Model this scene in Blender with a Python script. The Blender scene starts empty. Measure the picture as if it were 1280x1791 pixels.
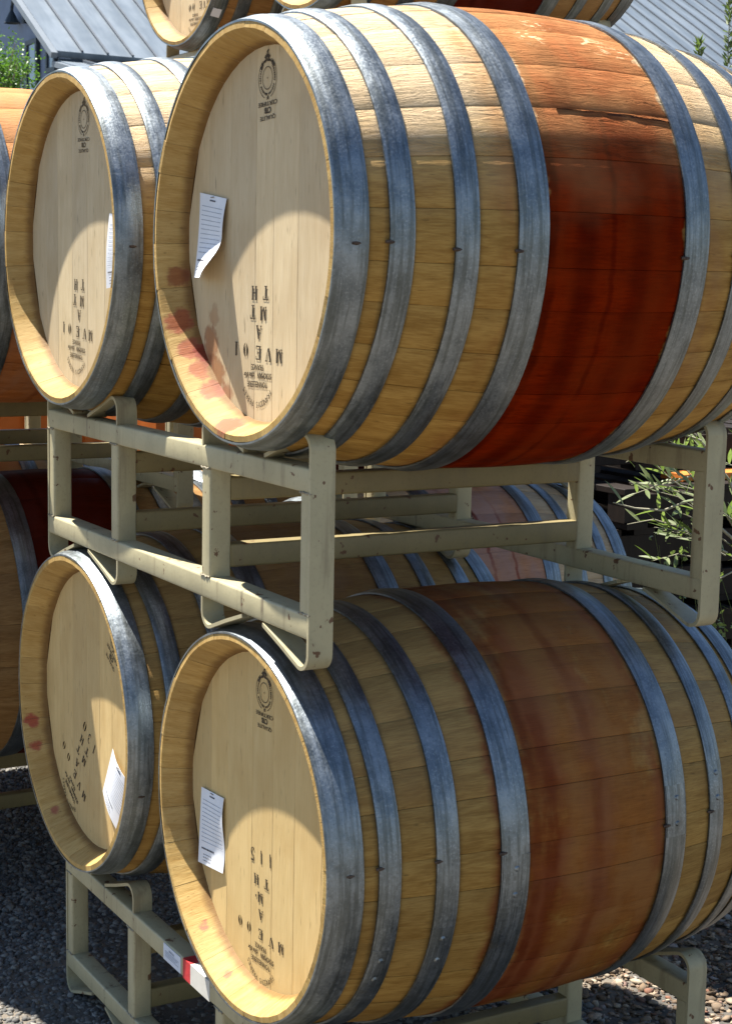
import bpy, bmesh, math, random
import numpy as np
from mathutils import Vector, Matrix, noise as mnoise
PI = math.pi
sc = bpy.context.scene
col = sc.collection

# ------------------------------------------------------------------ camera
CAM = Vector((2.0821, -1.1086, 0.5097))
yaw, pit, rol = 1.0478, -0.1382, 0.0194
fwd = Vector((-math.sin(yaw)*math.cos(pit), math.cos(yaw)*math.cos(pit), math.sin(pit)))
r0 = Vector((math.cos(yaw), math.sin(yaw), 0)); u0 = r0.cross(fwd)
rgt = math.cos(rol)*r0 + math.sin(rol)*u0
up = -math.sin(rol)*r0 + math.cos(rol)*u0
cd = bpy.data.cameras.new('camera'); cam = bpy.data.objects.new('camera', cd); col.objects.link(cam)
cam.matrix_world = Matrix(((rgt.x, up.x, -fwd.x, CAM.x), (rgt.y, up.y, -fwd.y, CAM.y), (rgt.z, up.z, -fwd.z, CAM.z), (0, 0, 0, 1)))
cd.sensor_fit = 'HORIZONTAL'; cd.sensor_width = 24.0; cd.lens = 2891.87/1280*24.0
cd.clip_start = 0.05; cd.clip_end = 1000
cd.dof.use_dof = True; cd.dof.focus_distance = 3.25; cd.dof.aperture_fstop = 18
sc.camera = cam

# ------------------------------------------------------------------ light
SUN = Vector((-0.36, -0.173, 0.917)).normalized()
w = bpy.data.worlds.new('World'); sc.world = w; w.use_nodes = True
wn = w.node_tree.nodes; wl = w.node_tree.links
sky = wn.new('ShaderNodeTexSky'); sky.sky_type = 'NISHITA'; sky.sun_disc = False
sky.sun_elevation = math.asin(SUN.z); sky.sun_rotation = math.atan2(SUN.x, SUN.y) % (2*PI)
sky.air_density = 1.0; sky.dust_density = 0.15; sky.ozone_density = 2.2
wl.new(sky.outputs[0], wn['Background'].inputs[0]); wn['Background'].inputs[1].default_value = 0.055
sd = bpy.data.lights.new('sun', 'SUN'); sd.energy = 5.0; sd.angle = math.radians(0.53); sd.color = (1, .955, .88)
so = bpy.data.objects.new('sun', sd); col.objects.link(so); so.rotation_euler = SUN.to_track_quat('Z', 'Y').to_euler()
sc.view_settings.view_transform = 'Standard'; sc.view_settings.look = 'None'
sc.view_settings.exposure = 1.6; sc.view_settings.gamma = 1.0; sc.view_settings.use_curve_mapping = False

# ------------------------------------------------------------------ object helpers
def tag(o, label=None, cat=None, group=None, kind=None):
    if label: o['label'] = label
    if cat: o['category'] = cat
    if group: o['group'] = group
    if kind: o['kind'] = kind
    return o
def empty(name, loc, rz=0.0):
    o = bpy.data.objects.new(name, None); col.objects.link(o)
    o.location = loc; o.rotation_euler = (0, 0, rz); o.empty_display_size = .1
    return o
def link(name, me, mat=None, parent=None, loc=None, rot=None):
    o = bpy.data.objects.new(name, me); col.objects.link(o)
    if mat is not None and len(me.materials) == 0: me.materials.append(mat)
    if parent: o.parent = parent
    if loc: o.location = loc
    if rot: o.rotation_euler = rot
    return o
def copy_tree(o, parent=None):
    c = o.copy(); col.objects.link(c); c.parent = parent
    for ch in o.children: copy_tree(ch, c)
    return c
def mesh(name, vs, fs, smooth=False, angle=None):
    me = bpy.data.meshes.new(name); me.from_pydata([tuple(v) for v in vs], [], fs); me.validate()
    if smooth or angle:
        me.polygons.foreach_set('use_smooth', [True]*len(me.polygons))
        if angle: me.set_sharp_from_angle(angle=math.radians(angle))
    me.update(); return me
class MB:
    def __init__(s): s.v = []; s.f = []
    def add(s, vs, fs):
        n = len(s.v); s.v += [tuple(v) for v in vs]; s.f += [tuple(i+n for i in f) for f in fs]; return s
    def box(s, a, b):
        x0, y0, z0 = a; x1, y1, z1 = b
        return s.add([(x0,y0,z0),(x1,y0,z0),(x1,y1,z0),(x0,y1,z0),(x0,y0,z1),(x1,y0,z1),(x1,y1,z1),(x0,y1,z1)],
                     [(0,3,2,1),(4,5,6,7),(0,1,5,4),(1,2,6,5),(2,3,7,6),(3,0,4,7)])
    def rbox(s, a, b, r=.004, ax=0, n=3):
        """box with the four edges along axis ax rounded"""
        o = [i for i in range(3) if i != ax]; lo = [a[o[0]], a[o[1]]]; hi = [b[o[0]], b[o[1]]]
        pts = []
        for (cx, cy, a0) in ((hi[0]-r, hi[1]-r, 0), (lo[0]+r, hi[1]-r, 90), (lo[0]+r, lo[1]+r, 180), (hi[0]-r, lo[1]+r, 270)):
            for k in range(n+1):
                t = math.radians(a0+90*k/n); pts.append((cx+r*math.cos(t), cy+r*math.sin(t)))
        m = len(pts); vs = []
        for e in (a[ax], b[ax]):
            for p in pts:
                v = [0, 0, 0]; v[ax] = e; v[o[0]] = p[0]; v[o[1]] = p[1]; vs.append(v)
        fs = [tuple(range(m)), tuple(range(2*m-1, m-1, -1))] + [(i, m+i, m+(i+1) % m, (i+1) % m) for i in range(m)]
        return s.add(vs, fs)
    def tube(s, pts, rad, n=6, cap=True):
        P = [Vector(p) for p in pts]; R = rad if isinstance(rad, (list, tuple)) else [rad]*len(P)
        vs = []
        for i, p in enumerate(P):
            t = (P[min(i+1, len(P)-1)]-P[max(i-1, 0)]).normalized()
            a = t.cross(Vector((.31, .17, .93))).normalized(); b = t.cross(a)
            for k in range(n):
                q = 2*PI*k/n; vs.append(p+R[i]*(math.cos(q)*a+math.sin(q)*b))
        fs = [(i*n+k, i*n+(k+1) % n, (i+1)*n+(k+1) % n, (i+1)*n+k) for i in range(len(P)-1) for k in range(n)]
        if cap: fs += [tuple(range(n-1, -1, -1)), tuple(range((len(P)-1)*n, len(P)*n))]
        return s.add(vs, fs)
    def build(s, name, mat, parent=None, angle=35, **k):
        me = mesh(name, s.v, s.f, angle=angle)
        bm = bmesh.new(); bm.from_mesh(me); bmesh.ops.recalc_face_normals(bm, faces=bm.faces); bm.to_mesh(me); bm.free()
        if angle:
            me.polygons.foreach_set('use_smooth', [True]*len(me.polygons)); me.set_sharp_from_angle(angle=math.radians(angle))
        return link(name, me, mat, parent, **k)

# ------------------------------------------------------------------ node helpers
class NT:
    def __init__(s, name):
        s.m = bpy.data.materials.new(name); s.m.use_nodes = True; s.t = s.m.node_tree; s.n = s.t.nodes
        s.b = s.n['Principled BSDF']
    def new(s, ty, **kw):
        o = s.n.new(ty)
        for k, v in kw.items(): setattr(o, k, v)
        return o
    def put(s, sock, v):
        if v is None: return
        if isinstance(v, bpy.types.NodeSocket): s.t.links.new(v, sock)
        else: sock.default_value = v
    def math(s, op, a, b=None, c=None, clamp=False):
        o = s.new('ShaderNodeMath', operation=op); o.use_clamp = clamp
        s.put(o.inputs[0], a); s.put(o.inputs[1], b); s.put(o.inputs[2], c); return o.outputs[0]
    def sep(s, v):
        o = s.new('ShaderNodeSeparateXYZ'); s.put(o.inputs[0], v); return o.outputs
    def comb(s, x, y, z):
        o = s.new('ShaderNodeCombineXYZ'); s.put(o.inputs[0], x); s.put(o.inputs[1], y); s.put(o.inputs[2], z); return o.outputs[0]
    def scale(s, v, sc_):
        o = s.new('ShaderNodeVectorMath', operation='MULTIPLY'); s.put(o.inputs[0], v); o.inputs[1].default_value = sc_; return o.outputs[0]
    def vadd(s, v, u):
        o = s.new('ShaderNodeVectorMath', operation='ADD'); s.put(o.inputs[0], v); s.put(o.inputs[1], u); return o.outputs[0]
    def noise(s, v, scale, detail=3, rough=.55, dist=0.0):
        o = s.new('ShaderNodeTexNoise'); s.put(o.inputs['Vector'], v); o.inputs['Scale'].default_value = scale
        o.inputs['Detail'].default_value = detail; o.inputs['Roughness'].default_value = rough; o.inputs['Distortion'].default_value = dist
        return o.outputs[0]
    def vor(s, v, scale, feat='F1'):
        o = s.new('ShaderNodeTexVoronoi', feature=feat); s.put(o.inputs['Vector'], v); o.inputs['Scale'].default_value = scale
        return o.outputs
    def ramp(s, v, stops, interp='LINEAR'):
        o = s.new('ShaderNodeValToRGB'); o.color_ramp.interpolation = interp; e = o.color_ramp.elements
        while len(e) > 1: e.remove(e[0])
        e[0].position = stops[0][0]; e[0].color = g4(stops[0][1])
        for p, c in stops[1:]:
            q = e.new(p); q.color = g4(c)
        s.put(o.inputs[0], v); return o.outputs[0]
    def mr(s, v, a, b, c=0.0, d_=1.0, smooth=True):
        o = s.new('ShaderNodeMapRange', interpolation_type='SMOOTHSTEP' if smooth else 'LINEAR'); o.clamp = True
        s.put(o.inputs[0], v); o.inputs[1].default_value = a; o.inputs[2].default_value = b; o.inputs[3].default_value = c; o.inputs[4].default_value = d_
        return o.outputs[0]
    def mix(s, f, a, b, mode='MIX'):
        o = s.new('ShaderNodeMix', data_type='RGBA', blend_type=mode); o.clamp_factor = True
        s.put(o.inputs[0], f); s.put(o.inputs[6], g4(a)); s.put(o.inputs[7], g4(b)); return o.outputs[2]
    def bump(s, h, strength, dist, prev=None):
        o = s.new('ShaderNodeBump'); s.put(o.inputs['Height'], h); s.put(o.inputs['Strength'], strength); o.inputs['Distance'].default_value = dist
        if prev is not None: s.put(o.inputs['Normal'], prev)
        return o.outputs[0]
    def obj(s): return s.new('ShaderNodeTexCoord').outputs['Object']
    def rnd(s): return s.new('ShaderNodeObjectInfo').outputs['Random']
    def out(s, base, rough, bump=None, metal=None, spec=None, **kw):
        s.put(s.b.inputs['Base Color'], g4(base)); s.put(s.b.inputs['Roughness'], rough)
        if bump is not None: s.put(s.b.inputs['Normal'], bump)
        if metal is not None: s.put(s.b.inputs['Metallic'], metal)
        if spec is not None: s.b.inputs['Specular IOR Level'].default_value = spec
        for k, v in kw.items(): s.b.inputs[k].default_value = v
        return s.m
def g4(c):
    if isinstance(c, bpy.types.NodeSocket): return c
    if isinstance(c, (int, float)): return (c, c, c, 1)
    return tuple(c) if len(c) == 4 else tuple(c)+(1,)

RB = 0.36
def wood_mat(name, light, dark, kind='stave', bands=(), streaks=(), blots=(), edges=None, seed=0.0, gloss=.0, flake=0.0, chalk=(), scars=(), L=.8684, sunlit_tone=1.0):
    """oak; coordinates are the barrel's own, axis along Y at z = RB"""
    N = NT(name); co = N.obj(); x, y, z = N.sep(co); rnd = N.rnd()
    zz = N.math('SUBTRACT', z, RB)
    if kind == 'stave':
        th = N.math('ARCTAN2', zz, x); rr = N.math('SQRT', N.math('ADD', N.math('MULTIPLY', x, x), N.math('MULTIPLY', zz, zz)))
        v = N.comb(N.math('MULTIPLY', th, .33), y, rr); gs = (1, .085, .25); gl = (1, .13, .25)
    else:
        v = N.comb(x, z, y); gs = (1, .05, 1); gl = (1, .12, 1)
    off = N.comb(N.math('MULTIPLY', rnd, 7.0), N.math('ADD', N.math('MULTIPLY', rnd, 13.0), seed), seed)
    vo = N.vadd(v, off)
    fine = N.noise(N.scale(vo, gs), 420, 4, .6)
    mid = N.noise(N.scale(vo, gl), 55, 4, .55, .6)
    big = N.noise(vo, 9, 3, .5)
    fleck = N.mr(N.noise(N.scale(vo, (1, .14, 1)), 190, 2, .4), .66, .78)
    t = N.math('ADD', N.math('MULTIPLY', mid, .50), N.math('MULTIPLY', fine, .50))
    t = N.mr(t, .33, .67) if kind == 'stave' else N.mr(t, .22, .78)
    c = N.mix(t, dark, light)
    c = N.mix(N.math('MULTIPLY', fleck, .55), c, tuple(k*.42 for k in dark))
    tone = N.math('ADD', N.math('MULTIPLY', rnd, .20), .89)
    c = N.mix(1.0, c, N.comb(tone, N.math('MULTIPLY_ADD', rnd, .19, .885), N.math('MULTIPLY_ADD', rnd, .15, .90)), 'MULTIPLY')
    c = N.mix(N.mr(big, .42, .72, 0, .35), c, tuple(a*b for a, b in zip(dark, (.85, .78, .7))))
    # grey weathering flecks
    # wine soaked bands between the hoops
    wob = N.math('MULTIPLY_ADD', N.noise(N.scale(v, (1.0, .3, .2)), 16+seed, 4, .6), .05, -.025)
    yw = N.math('ADD', y, wob); stainmask = None
    for (a, b, soft, colr, amt, patch) in bands:
        m = N.math('MULTIPLY', N.mr(yw, a-soft, a+soft), N.math('SUBTRACT', 1.0, N.mr(yw, b-soft, b+soft)))
        pn = N.noise(N.scale(N.vadd(v, N.comb(seed*3+a, .7, .1)), (1, 1.6, .2)), 7.0, 4, .6)
        if patch > 0:
            m = N.math('MULTIPLY', m, N.mr(pn, patch-.12, patch+.12))
        m = N.math('MULTIPLY', m, amt)
        tint = N.mix(1.0, c, colr, 'MULTIPLY')
        tint = N.mix(N.math('MULTIPLY', N.mr(pn, .32, .66), .70), tint, tuple(k*.35 for k in colr))
        c = N.mix(m, c, tint)
        stainmask = m if stainmask is None else N.math('MAXIMUM', stainmask, m)
    if edges == 'croze':  # inner corner darkened: shade painted into the rim wood, plus residue stain
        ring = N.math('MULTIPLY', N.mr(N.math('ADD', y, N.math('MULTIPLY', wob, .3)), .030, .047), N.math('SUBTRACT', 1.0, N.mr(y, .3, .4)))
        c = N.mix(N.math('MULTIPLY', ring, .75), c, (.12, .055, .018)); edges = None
    for (yc, wd, colr, amt) in streaks:          # runs of wine that ran round the barrel
        dy = N.math('ABSOLUTE', N.math('SUBTRACT', N.math('ADD', y, N.math('MULTIPLY', wob, .45)), yc))
        m = N.math('SUBTRACT', 1.0, N.mr(dy, wd*.2, wd))
        m = N.math('MULTIPLY', m, N.mr(N.noise(N.scale(N.vadd(v, N.comb(yc*31, 0, 0)), (1, .25, .2)), 6, 4, .65), .30, .62))
        c = N.mix(N.math('MULTIPLY', m, amt), c, N.mix(1.0, c, colr, 'MULTIPLY'))
    for (p, rad, colr, amt) in blots:
        d = N.new('ShaderNodeVectorMath', operation='DISTANCE'); N.put(d.inputs[0], co); d.inputs[1].default_value = (p[0], p[1], p[2]+RB)
        dn = N.math('ADD', d.outputs['Value'], N.math('MULTIPLY_ADD', N.noise(co, 38, 3, .6), rad*1.5, -rad*.75))
        dn = N.math('ADD', dn, N.math('MULTIPLY_ADD', N.noise(N.scale(vo, gs), 160, 3, .6), rad*.5, -rad*.25))
        m = N.math('SUBTRACT', 1.0, N.mr(dn, rad*.66, rad*1.06)); rim = N.math('MULTIPLY', N.mr(dn, rad*.5, rad*.85), m)
        wet = N.mix(.35, N.mix(1.0, c, colr, 'MULTIPLY'), tuple(k*.6 for k in colr))
        wet = N.mix(N.math('MULTIPLY', rim, .9), wet, tuple(k*.45 for k in colr))
        c = N.mix(N.math('MULTIPLY', m, amt), c, wet)
    for (p, rad, amt) in chalk:                   # scuffed pale marks
        d = N.new('ShaderNodeVectorMath', operation='DISTANCE'); N.put(d.inputs[0], co); d.inputs[1].default_value = (p[0], p[1], p[2]+RB)
        m = N.math('SUBTRACT', 1.0, N.mr(d.outputs['Value'], rad*.4, rad))
        m = N.math('MULTIPLY', m, N.mr(N.noise(N.scale(v, (1, .55, 1)), 44, 3, .6, 2.2), .55, .585))
        c = N.mix(N.math('MULTIPLY', m, amt), c, (.80, .66, .45))
    if edges:                                     # black iron stain beside the hoops
        st = [(0.0, 1.0)]
        for e in sorted(edges):
            a = e/L
            for dp, vv in ((-.0075, 1.0), (0.0, .38), (.0075, 1.0)):
                q = a+dp
                if q <= st[-1][0]: q = st[-1][0]+.0005
                if len(st) < 31 and q < 1: st.append((q, vv))
        er = N.ramp(N.math('DIVIDE', y, L), st)
        c = N.mix(N.math('MULTIPLY_ADD', N.noise(v, 30, 3), .5, .55), c, N.mix(1.0, c, er, 'MULTIPLY'))
    rough = N.math('SUBTRACT', N.math('MULTIPLY_ADD', fine, .25, .50), N.math('MULTIPLY', stainmask, gloss) if stainmask is not None else 0.0)
    b = N.bump(fine, .55, .0009)
    b = N.bump(mid, .4, .0018, b)
    if flake:
        fl = N.noise(N.scale(vo, (1.0, .12, .3)), 120, 5, .7, .9)
        mask = N.math('MULTIPLY', N.mr(th, .30, .36), N.math('SUBTRACT', 1.0, N.mr(th, 1.2, 2.0)))
        b = N.bump(N.math('MULTIPLY', N.mr(fl, .40, .62), mask), flake, .0024, b)
    if kind == 'stave':                            # upper staves painted paler: sunlit tone put into the colour, plus some weathering
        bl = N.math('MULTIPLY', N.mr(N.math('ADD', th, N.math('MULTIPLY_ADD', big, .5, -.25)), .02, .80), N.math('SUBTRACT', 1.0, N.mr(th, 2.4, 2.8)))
        bl = N.math('MULTIPLY', bl, sunlit_tone)
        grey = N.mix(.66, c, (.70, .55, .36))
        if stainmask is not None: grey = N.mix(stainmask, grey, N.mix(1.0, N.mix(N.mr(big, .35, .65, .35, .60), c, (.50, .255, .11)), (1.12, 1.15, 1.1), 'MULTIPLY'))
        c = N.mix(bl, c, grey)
    if stainmask is not None: N.put(N.b.inputs['Specular IOR Level'], N.math('MULTIPLY_ADD', stainmask, -.17, .18)); return N.out(c, rough, b)
    return N.out(c, rough, b, spec=.18)

def metal_mat():
    N = NT('galvanised_hoop'); co = N.obj(); x, y, z = N.sep(co); zz = N.math('SUBTRACT', z, RB)
    rnd = N.rnd(); th = N.math('ARCTAN2', zz, x)
    v = N.comb(N.math('MULTIPLY', th, .33), y, N.math('MULTIPLY', rnd, 9.0))
    blot = N.noise(v, 26, 5, .62); spk = N.noise(v, 260, 3, .65); band = N.noise(N.scale(v, (.06, 1, 1)), 130, 3, .6)
    spang = N.vor(v, 120)[0]
    c = N.mix(N.mr(blot, .30, .70), (.165, .190, .210), (.280, .310, .330))
    c = N.mix(N.math('MULTIPLY', N.mr(spk, .52, .68), .42), c, (.42, .45, .47))
    c = N.mix(N.math('MULTIPLY', N.mr(spk, .44, .32), .30), c, (.05, .055, .055))
    c = N.mix(N.math('MULTIPLY', N.mr(band, .42, .64), .55), c, (.075, .082, .070))
    c = N.mix(N.math('MULTIPLY', N.mr(N.noise(v, 14, 4, .7), .62, .78), .5), c, (.16, .12, .07))
    rough = N.math('MULTIPLY_ADD', blot, .22, .29)
    rough = N.math('ADD', rough, N.math('MULTIPLY', N.mr(spk, .4, .6), .08))
    b = N.bump(spk, .22, .0006); b = N.bump(band, .5, .0010, b); b = N.bump(blot, .4, .003, b)
    return N.out(c, rough, b, metal=.90)
def paint_mat(name, base, rust=.665):
    N = NT(name); co = N.obj(); big = N.noise(co, 6, 4, .6); fine = N.noise(co, 160, 4, .6); sp = N.noise(co, 42, 3, .5)
    c = N.mix(N.mr(big, .35, .7), base, tuple(k*.80 for k in base))
    c = N.mix(N.math('MULTIPLY', N.mr(fine, .52, .72), .30), c, tuple(k*.55 for k in base))
    st = N.noise(N.scale(co, (1, 1, .12)), 30, 4, .6)
    c = N.mix(N.math('MULTIPLY', N.mr(st, .54, .72), .50), c, (.17, .13, .075))
    X = N.sep(co)[0]; dn_ = N.noise(N.scale(co, (1, 1, .35)), 60, 4, .65)
    for xs in (-.988, -.914, -.226, -.152):      # grime run down from the bar ends
        dd = N.math('ABSOLUTE', N.math('SUBTRACT', N.math('ADD', X, N.math('MULTIPLY_ADD', dn_, .012, -.006)), xs))
        mm = N.math('MULTIPLY', N.math('SUBTRACT', 1.0, N.mr(dd, .001, .007)), N.mr(dn_, .40, .62))
        c = N.mix(N.math('MULTIPLY', mm, .75), c, (.10, .075, .05))
    m = N.mr(sp, rust, rust+.03)
    c = N.mix(N.math('MULTIPLY', m, .9), c, (.10, .035, .012))
    b = N.bump(fine, .22, .0008); b = N.bump(big, .2, .004, b); b = N.bump(m, -.6, .0006, b)
    return N.out(c, N.math('MULTIPLY_ADD', big, .25, .34), b, spec=.45)
def flat_mat(name, base, rough=.6, var=.15, scale=20, spec=.3):
    N = NT(name); co = N.obj(); n = N.noise(co, scale, 4, .6)
    c = N.mix(N.mr(n, .35, .65), tuple(k*(1-var) for k in base), tuple(min(1, k*(1+var)) for k in base))
    return N.out(c, rough, N.bump(n, .15, .002), spec=spec)

M_HOOP = metal_mat()
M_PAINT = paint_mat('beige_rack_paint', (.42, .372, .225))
M_RAIL = paint_mat('beige_rack_paint_shaded_stained', (.24, .19, .085), .66)  # darker rails: shade under the barrels put into the paint, plus wine stain
M_INK = flat_mat('stencil_ink', (.045, .032, .018), .7, .5, 120)
M_INK2 = flat_mat('faded_stencil_ink', (.10, .075, .045), .8, .5, 120)
M_NAIL = flat_mat('rusty_nail', (.07, .045, .03), .55, .4, 200)
M_PAPER = flat_mat('note_paper', (.74, .76, .80), .7, .05, 15)
M_PLINE = flat_mat('printed_blue_grey_line', (.33, .36, .42), .8, .2, 200)
M_PTXT = flat_mat('printed_dark_text', (.10, .10, .12), .8, .3, 200)
M_WELD = flat_mat('weld_seam', (.24, .21, .15), .5, .4, 220)

# ------------------------------------------------------------------ barrel
def prof(t, Re, L): return RB-(RB-Re)*abs(2*t/L-1)**2
def stave_mesh(a0, a1, Re, L, rows, dr, ts=None, t_off=0.0):
    e = .0026/RB; g = .0003/RB
    cols = [(a0+g, -.0009), (a0+e, 0.0), ((a0+a1)/2, .0003), (a1-e, 0.0), (a1-g, -.0009)]
    P = []
    for i in range(rows+1):
        t = L*i/rows; P.append((t, prof(t, Re, L), 1))
    hz = .050; rin = .2785
    back = [(L, Re-.009), (L-.004, Re-.0125), (L-hz, rin-.001), (L-hz-.02, rin+.004), (L/2, RB-.028), (hz+.02, rin+.004), (hz, rin-.001), (.004, Re-.0125), (0, Re-.009)]
    prof_pts = [(t+(t_off if t == 0 else 0), r, k) for t, r, k in P]+[(t, r, 0) for t, r in back]
    n = len(prof_pts); vs = []
    for a, d in cols:
        for t, r, k in prof_pts:
            q = r+dr*(1 if k else .4)+(d if k else 0)
            vs.append((q*math.cos(a), t, RB+q*math.sin(a)))
    fs = []
    for c in range(4):
        for i in range(n):
            j = (i+1) % n
            fs.append((c*n+i, (c+1)*n+i, (c+1)*n+j, c*n+j))
    fs.append(tuple(range(n))); fs.append(tuple(4*n+i for i in range(n-1, -1, -1)))
    me = mesh('stave', vs, fs, angle=32)
    np_ = len(P)
    for p in me.polygons:
        i = p.index % n if p.index < 4*n else 0
        p.material_index = 1 if (p.index < 4*n and i >= np_-1) else 0
    return me
def hoop_mesh(t0, t1, Re, L, seg, a_lap=None):
    pts = []
    wd = t1-t0; th = .0022
    for k in range(7):
        s = k/6; t = t0+wd*s; base = prof(min(max(t, 0), L), Re, L)+.0022
        crown = .0023*math.sin(PI*s)**.6 if 0 < s < 1 else 0
        ridge = .0006*math.cos(s*4*PI) if wd > .04 and 0 < s < 1 else 0
        pts.append((t, base+crown+ridge+th*.55))
    pts += [(t1, prof(min(t1, L), Re, L)+.0003), (t0, prof(max(t0, 0), Re, L)+.0003)]
    n = len(pts); vs = []; rng = random.Random(int(t0*9999))
    ph = rng.random()*6
    for i in range(seg):
        a = 2*PI*i/seg; wb = .0010*math.sin(3*a+ph)+.0007*math.sin(7*a+2*ph)
        if t0 < .005: wb = abs(wb)*.6
        for t, r in pts: vs.append((r*math.cos(a), t+wb, RB+r*math.sin(a)))
    fs = [(i*n+k, ((i+1) % seg)*n+k, ((i+1) % seg)*n+(k+1) % n, i*n+(k+1) % n) for i in range(seg) for k in range(n)]
    return mesh('hoop', vs, fs, angle=40)
def lap_mesh(t0, t1, Re, L, a):
    """riveted overlap of the hoop ends"""
    vs = []; n = 7; m = 6; wd = .085/RB
    for i in range(m+1):
        aa = a+wd*i/m
        for k in range(n):
            s = k/(n-1); t = t0+(t1-t0)*(.03+.94*s); base = prof(t, Re, L)+.0042+.0016*math.sin(PI*s)**.6+.0006*math.cos(s*4*PI)*(t1-t0 > .04)
            vs.append((base*math.cos(aa), t, RB+base*math.sin(aa)))
    tot = (m+1)*n
    for i in range(m+1):
        aa = a+wd*i/m
        for k in range(n):
            s = k/(n-1); t = t0+(t1-t0)*(.03+.94*s); base = prof(t, Re, L)+.0015
            vs.append((base*math.cos(aa), t, RB+base*math.sin(aa)))
    idx = lambda i, k: i*n+k
    fs = [(idx(i, k), idx(i+1, k), idx(i+1, k+1), idx(i, k+1)) for i in range(m) for k in range(n-1)]
    for i in range(m):
        fs += [(idx(i, 0), idx(i, 0)+tot, idx(i+1, 0)+tot, idx(i+1, 0)), (idx(i, n-1), idx(i+1, n-1), idx(i+1, n-1)+tot, idx(i, n-1)+tot)]
    for k in range(n-1):
        fs += [(idx(0, k), idx(0, k+1), idx(0, k+1)+tot, idx(0, k)+tot), (idx(m, k), idx(m, k)+tot, idx(m, k+1)+tot, idx(m, k+1))]
    mb = MB(); mb.add(vs, fs)
    for da in (.25, .75):
        aa = a+wd*da; t = (t0+t1)/2; r = prof(t, Re, L)+.0055
        c = Vector((r*math.cos(aa), t, RB+r*math.sin(aa))); nrm = Vector((math.cos(aa), 0, math.sin(aa))); tx = Vector((0, 1, 0)); ty = nrm.cross(tx)
        ring = [c+.0055*(math.cos(q)*tx+math.sin(q)*ty) for q in [2*PI*j/8 for j in range(8)]]
        ring2 = [c+nrm*.0026+.003*(math.cos(q)*tx+math.sin(q)*ty) for q in [2*PI*j/8 for j in range(8)]]
        mb.add(ring+ring2, [(j, (j+1) % 8, 8+(j+1) % 8, 8+j) for j in range(8)]+[tuple(range(8, 16))])
    return mb
def board_mesh(x0, x1, R, y, thick, gap=.0001):
    """one plank of a round head, edges eased"""
    xs = [x0+gap, x0+.0009, (x0+x1)/2, x1-.0009, x1-gap]; dep = [.0005, 0, 0, 0, .0005]
    vs = []
    for x_, d in zip(xs, dep):
        h = math.sqrt(max(R*R-x_*x_, 1e-7))
        n = 7
        for k in range(n):
            z = -h+2*h*k/(n-1); vs.append((x_, y+d, RB+z))
    n = 7; tot = len(vs)
    for x_ in xs:
        h = math.sqrt(max(R*R-x_*x_, 1e-7))
        for k in range(n): vs.append((x_, y+thick, RB-h+2*h*k/(n-1)))
    fs = []
    for c in range(4):
        for k in range(n-1):
            a = c*n+k; fs += [(a, a+n, a+n+1, a+1), (a+tot, a+1+tot, a+n+1+tot, a+n+tot)]
        fs += [(c*n, c*n+tot, c*n+n+tot, c*n+n), (c*n+n-1, c*n+2*n-1, c*n+2*n-1+tot, c*n+n-1+tot)]
    for k in range(n-1):
        fs += [(k, k+1, k+1+tot, k+tot), (4*n+k, 4*n+k+tot, 4*n+k+1+tot, 4*n+k+1)]
    return mesh('head_board', vs, fs)

STD_HOOPS = [(-.0005, .046), (.074, .109), (.170, .205), (.264, .312), (.556, .604), (.663, .698), (.759, .794), (.822, .869)]
def make_barrel(label, group, x, y0, z, Re, mats, seed, hoops=STD_HOOPS, hero=True, L=.8684, joint=None, nail_az=-2.6, lap_az=None, board_ang=0.0, edges_off=()):
    rng = random.Random(seed)
    root = empty('wine_barrel', (x, y0, z-RB)); tag(root, label, 'barrel', group)
    ms, mh, mc = mats
    n = 29 if hero else 22
    wds = [rng.uniform(.78, 1.25) for _ in range(n)]; tot = sum(wds)
    a = math.radians(joint if joint is not None else rng.uniform(0, 12))
    for wd in wds:
        b = a+2*PI*wd/tot
        sm_ = stave_mesh(a, b, Re, L, 20 if hero else 10, rng.uniform(-.0008, .0008), t_off=rng.uniform(0, .0015)); sm_.materials.append(ms); sm_.materials.append(mc)
        link('stave', sm_, None, root)
        a = b
    for i, (t0, t1) in enumerate(hoops):
        h = link('hoop', hoop_mesh(t0, t1, Re, L, 112 if hero else 48), M_HOOP, root)
        if hero:
            na = math.radians(nail_az+rng.uniform(-.8, .8)); tn = t0 if i else (t0+t1)*.62
            r = prof(max(tn, 0), Re, L)+.003; c = Vector((r*math.cos(na), tn, RB+r*math.sin(na)))
            nb = MB(); nr = Vector((math.cos(na), 0, math.sin(na)))
            nb.tube([c-Vector((0, .006, 0))+nr*.0005, c+nr*.0022, c+Vector((0, .007, 0))+nr*.0018], [.0022, .0030, .0016], 6)
            nb.build('hoop_nail', M_NAIL, h, angle=50)
            la = math.radians((lap_az if lap_az is not None else 35)+i*11+rng.uniform(-5, 5))
            if i: lap_mesh(t0, t1, Re, L, la).build('riveted_lap', M_HOOP, h)
    nb = 7 if hero else 6
    for (yy, th) in ((.050, .022), (L-.050, -.022)):
        R = .2782; xs = [-R+.0008]+[(-R+2*R*(k+rng.uniform(-.18, .18))/nb) for k in range(1, nb)]+[R-.0008]
        for k in range(nb): link('head_board', board_mesh(xs[k], xs[k+1], R, yy, th), mh, root)
    return root

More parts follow.
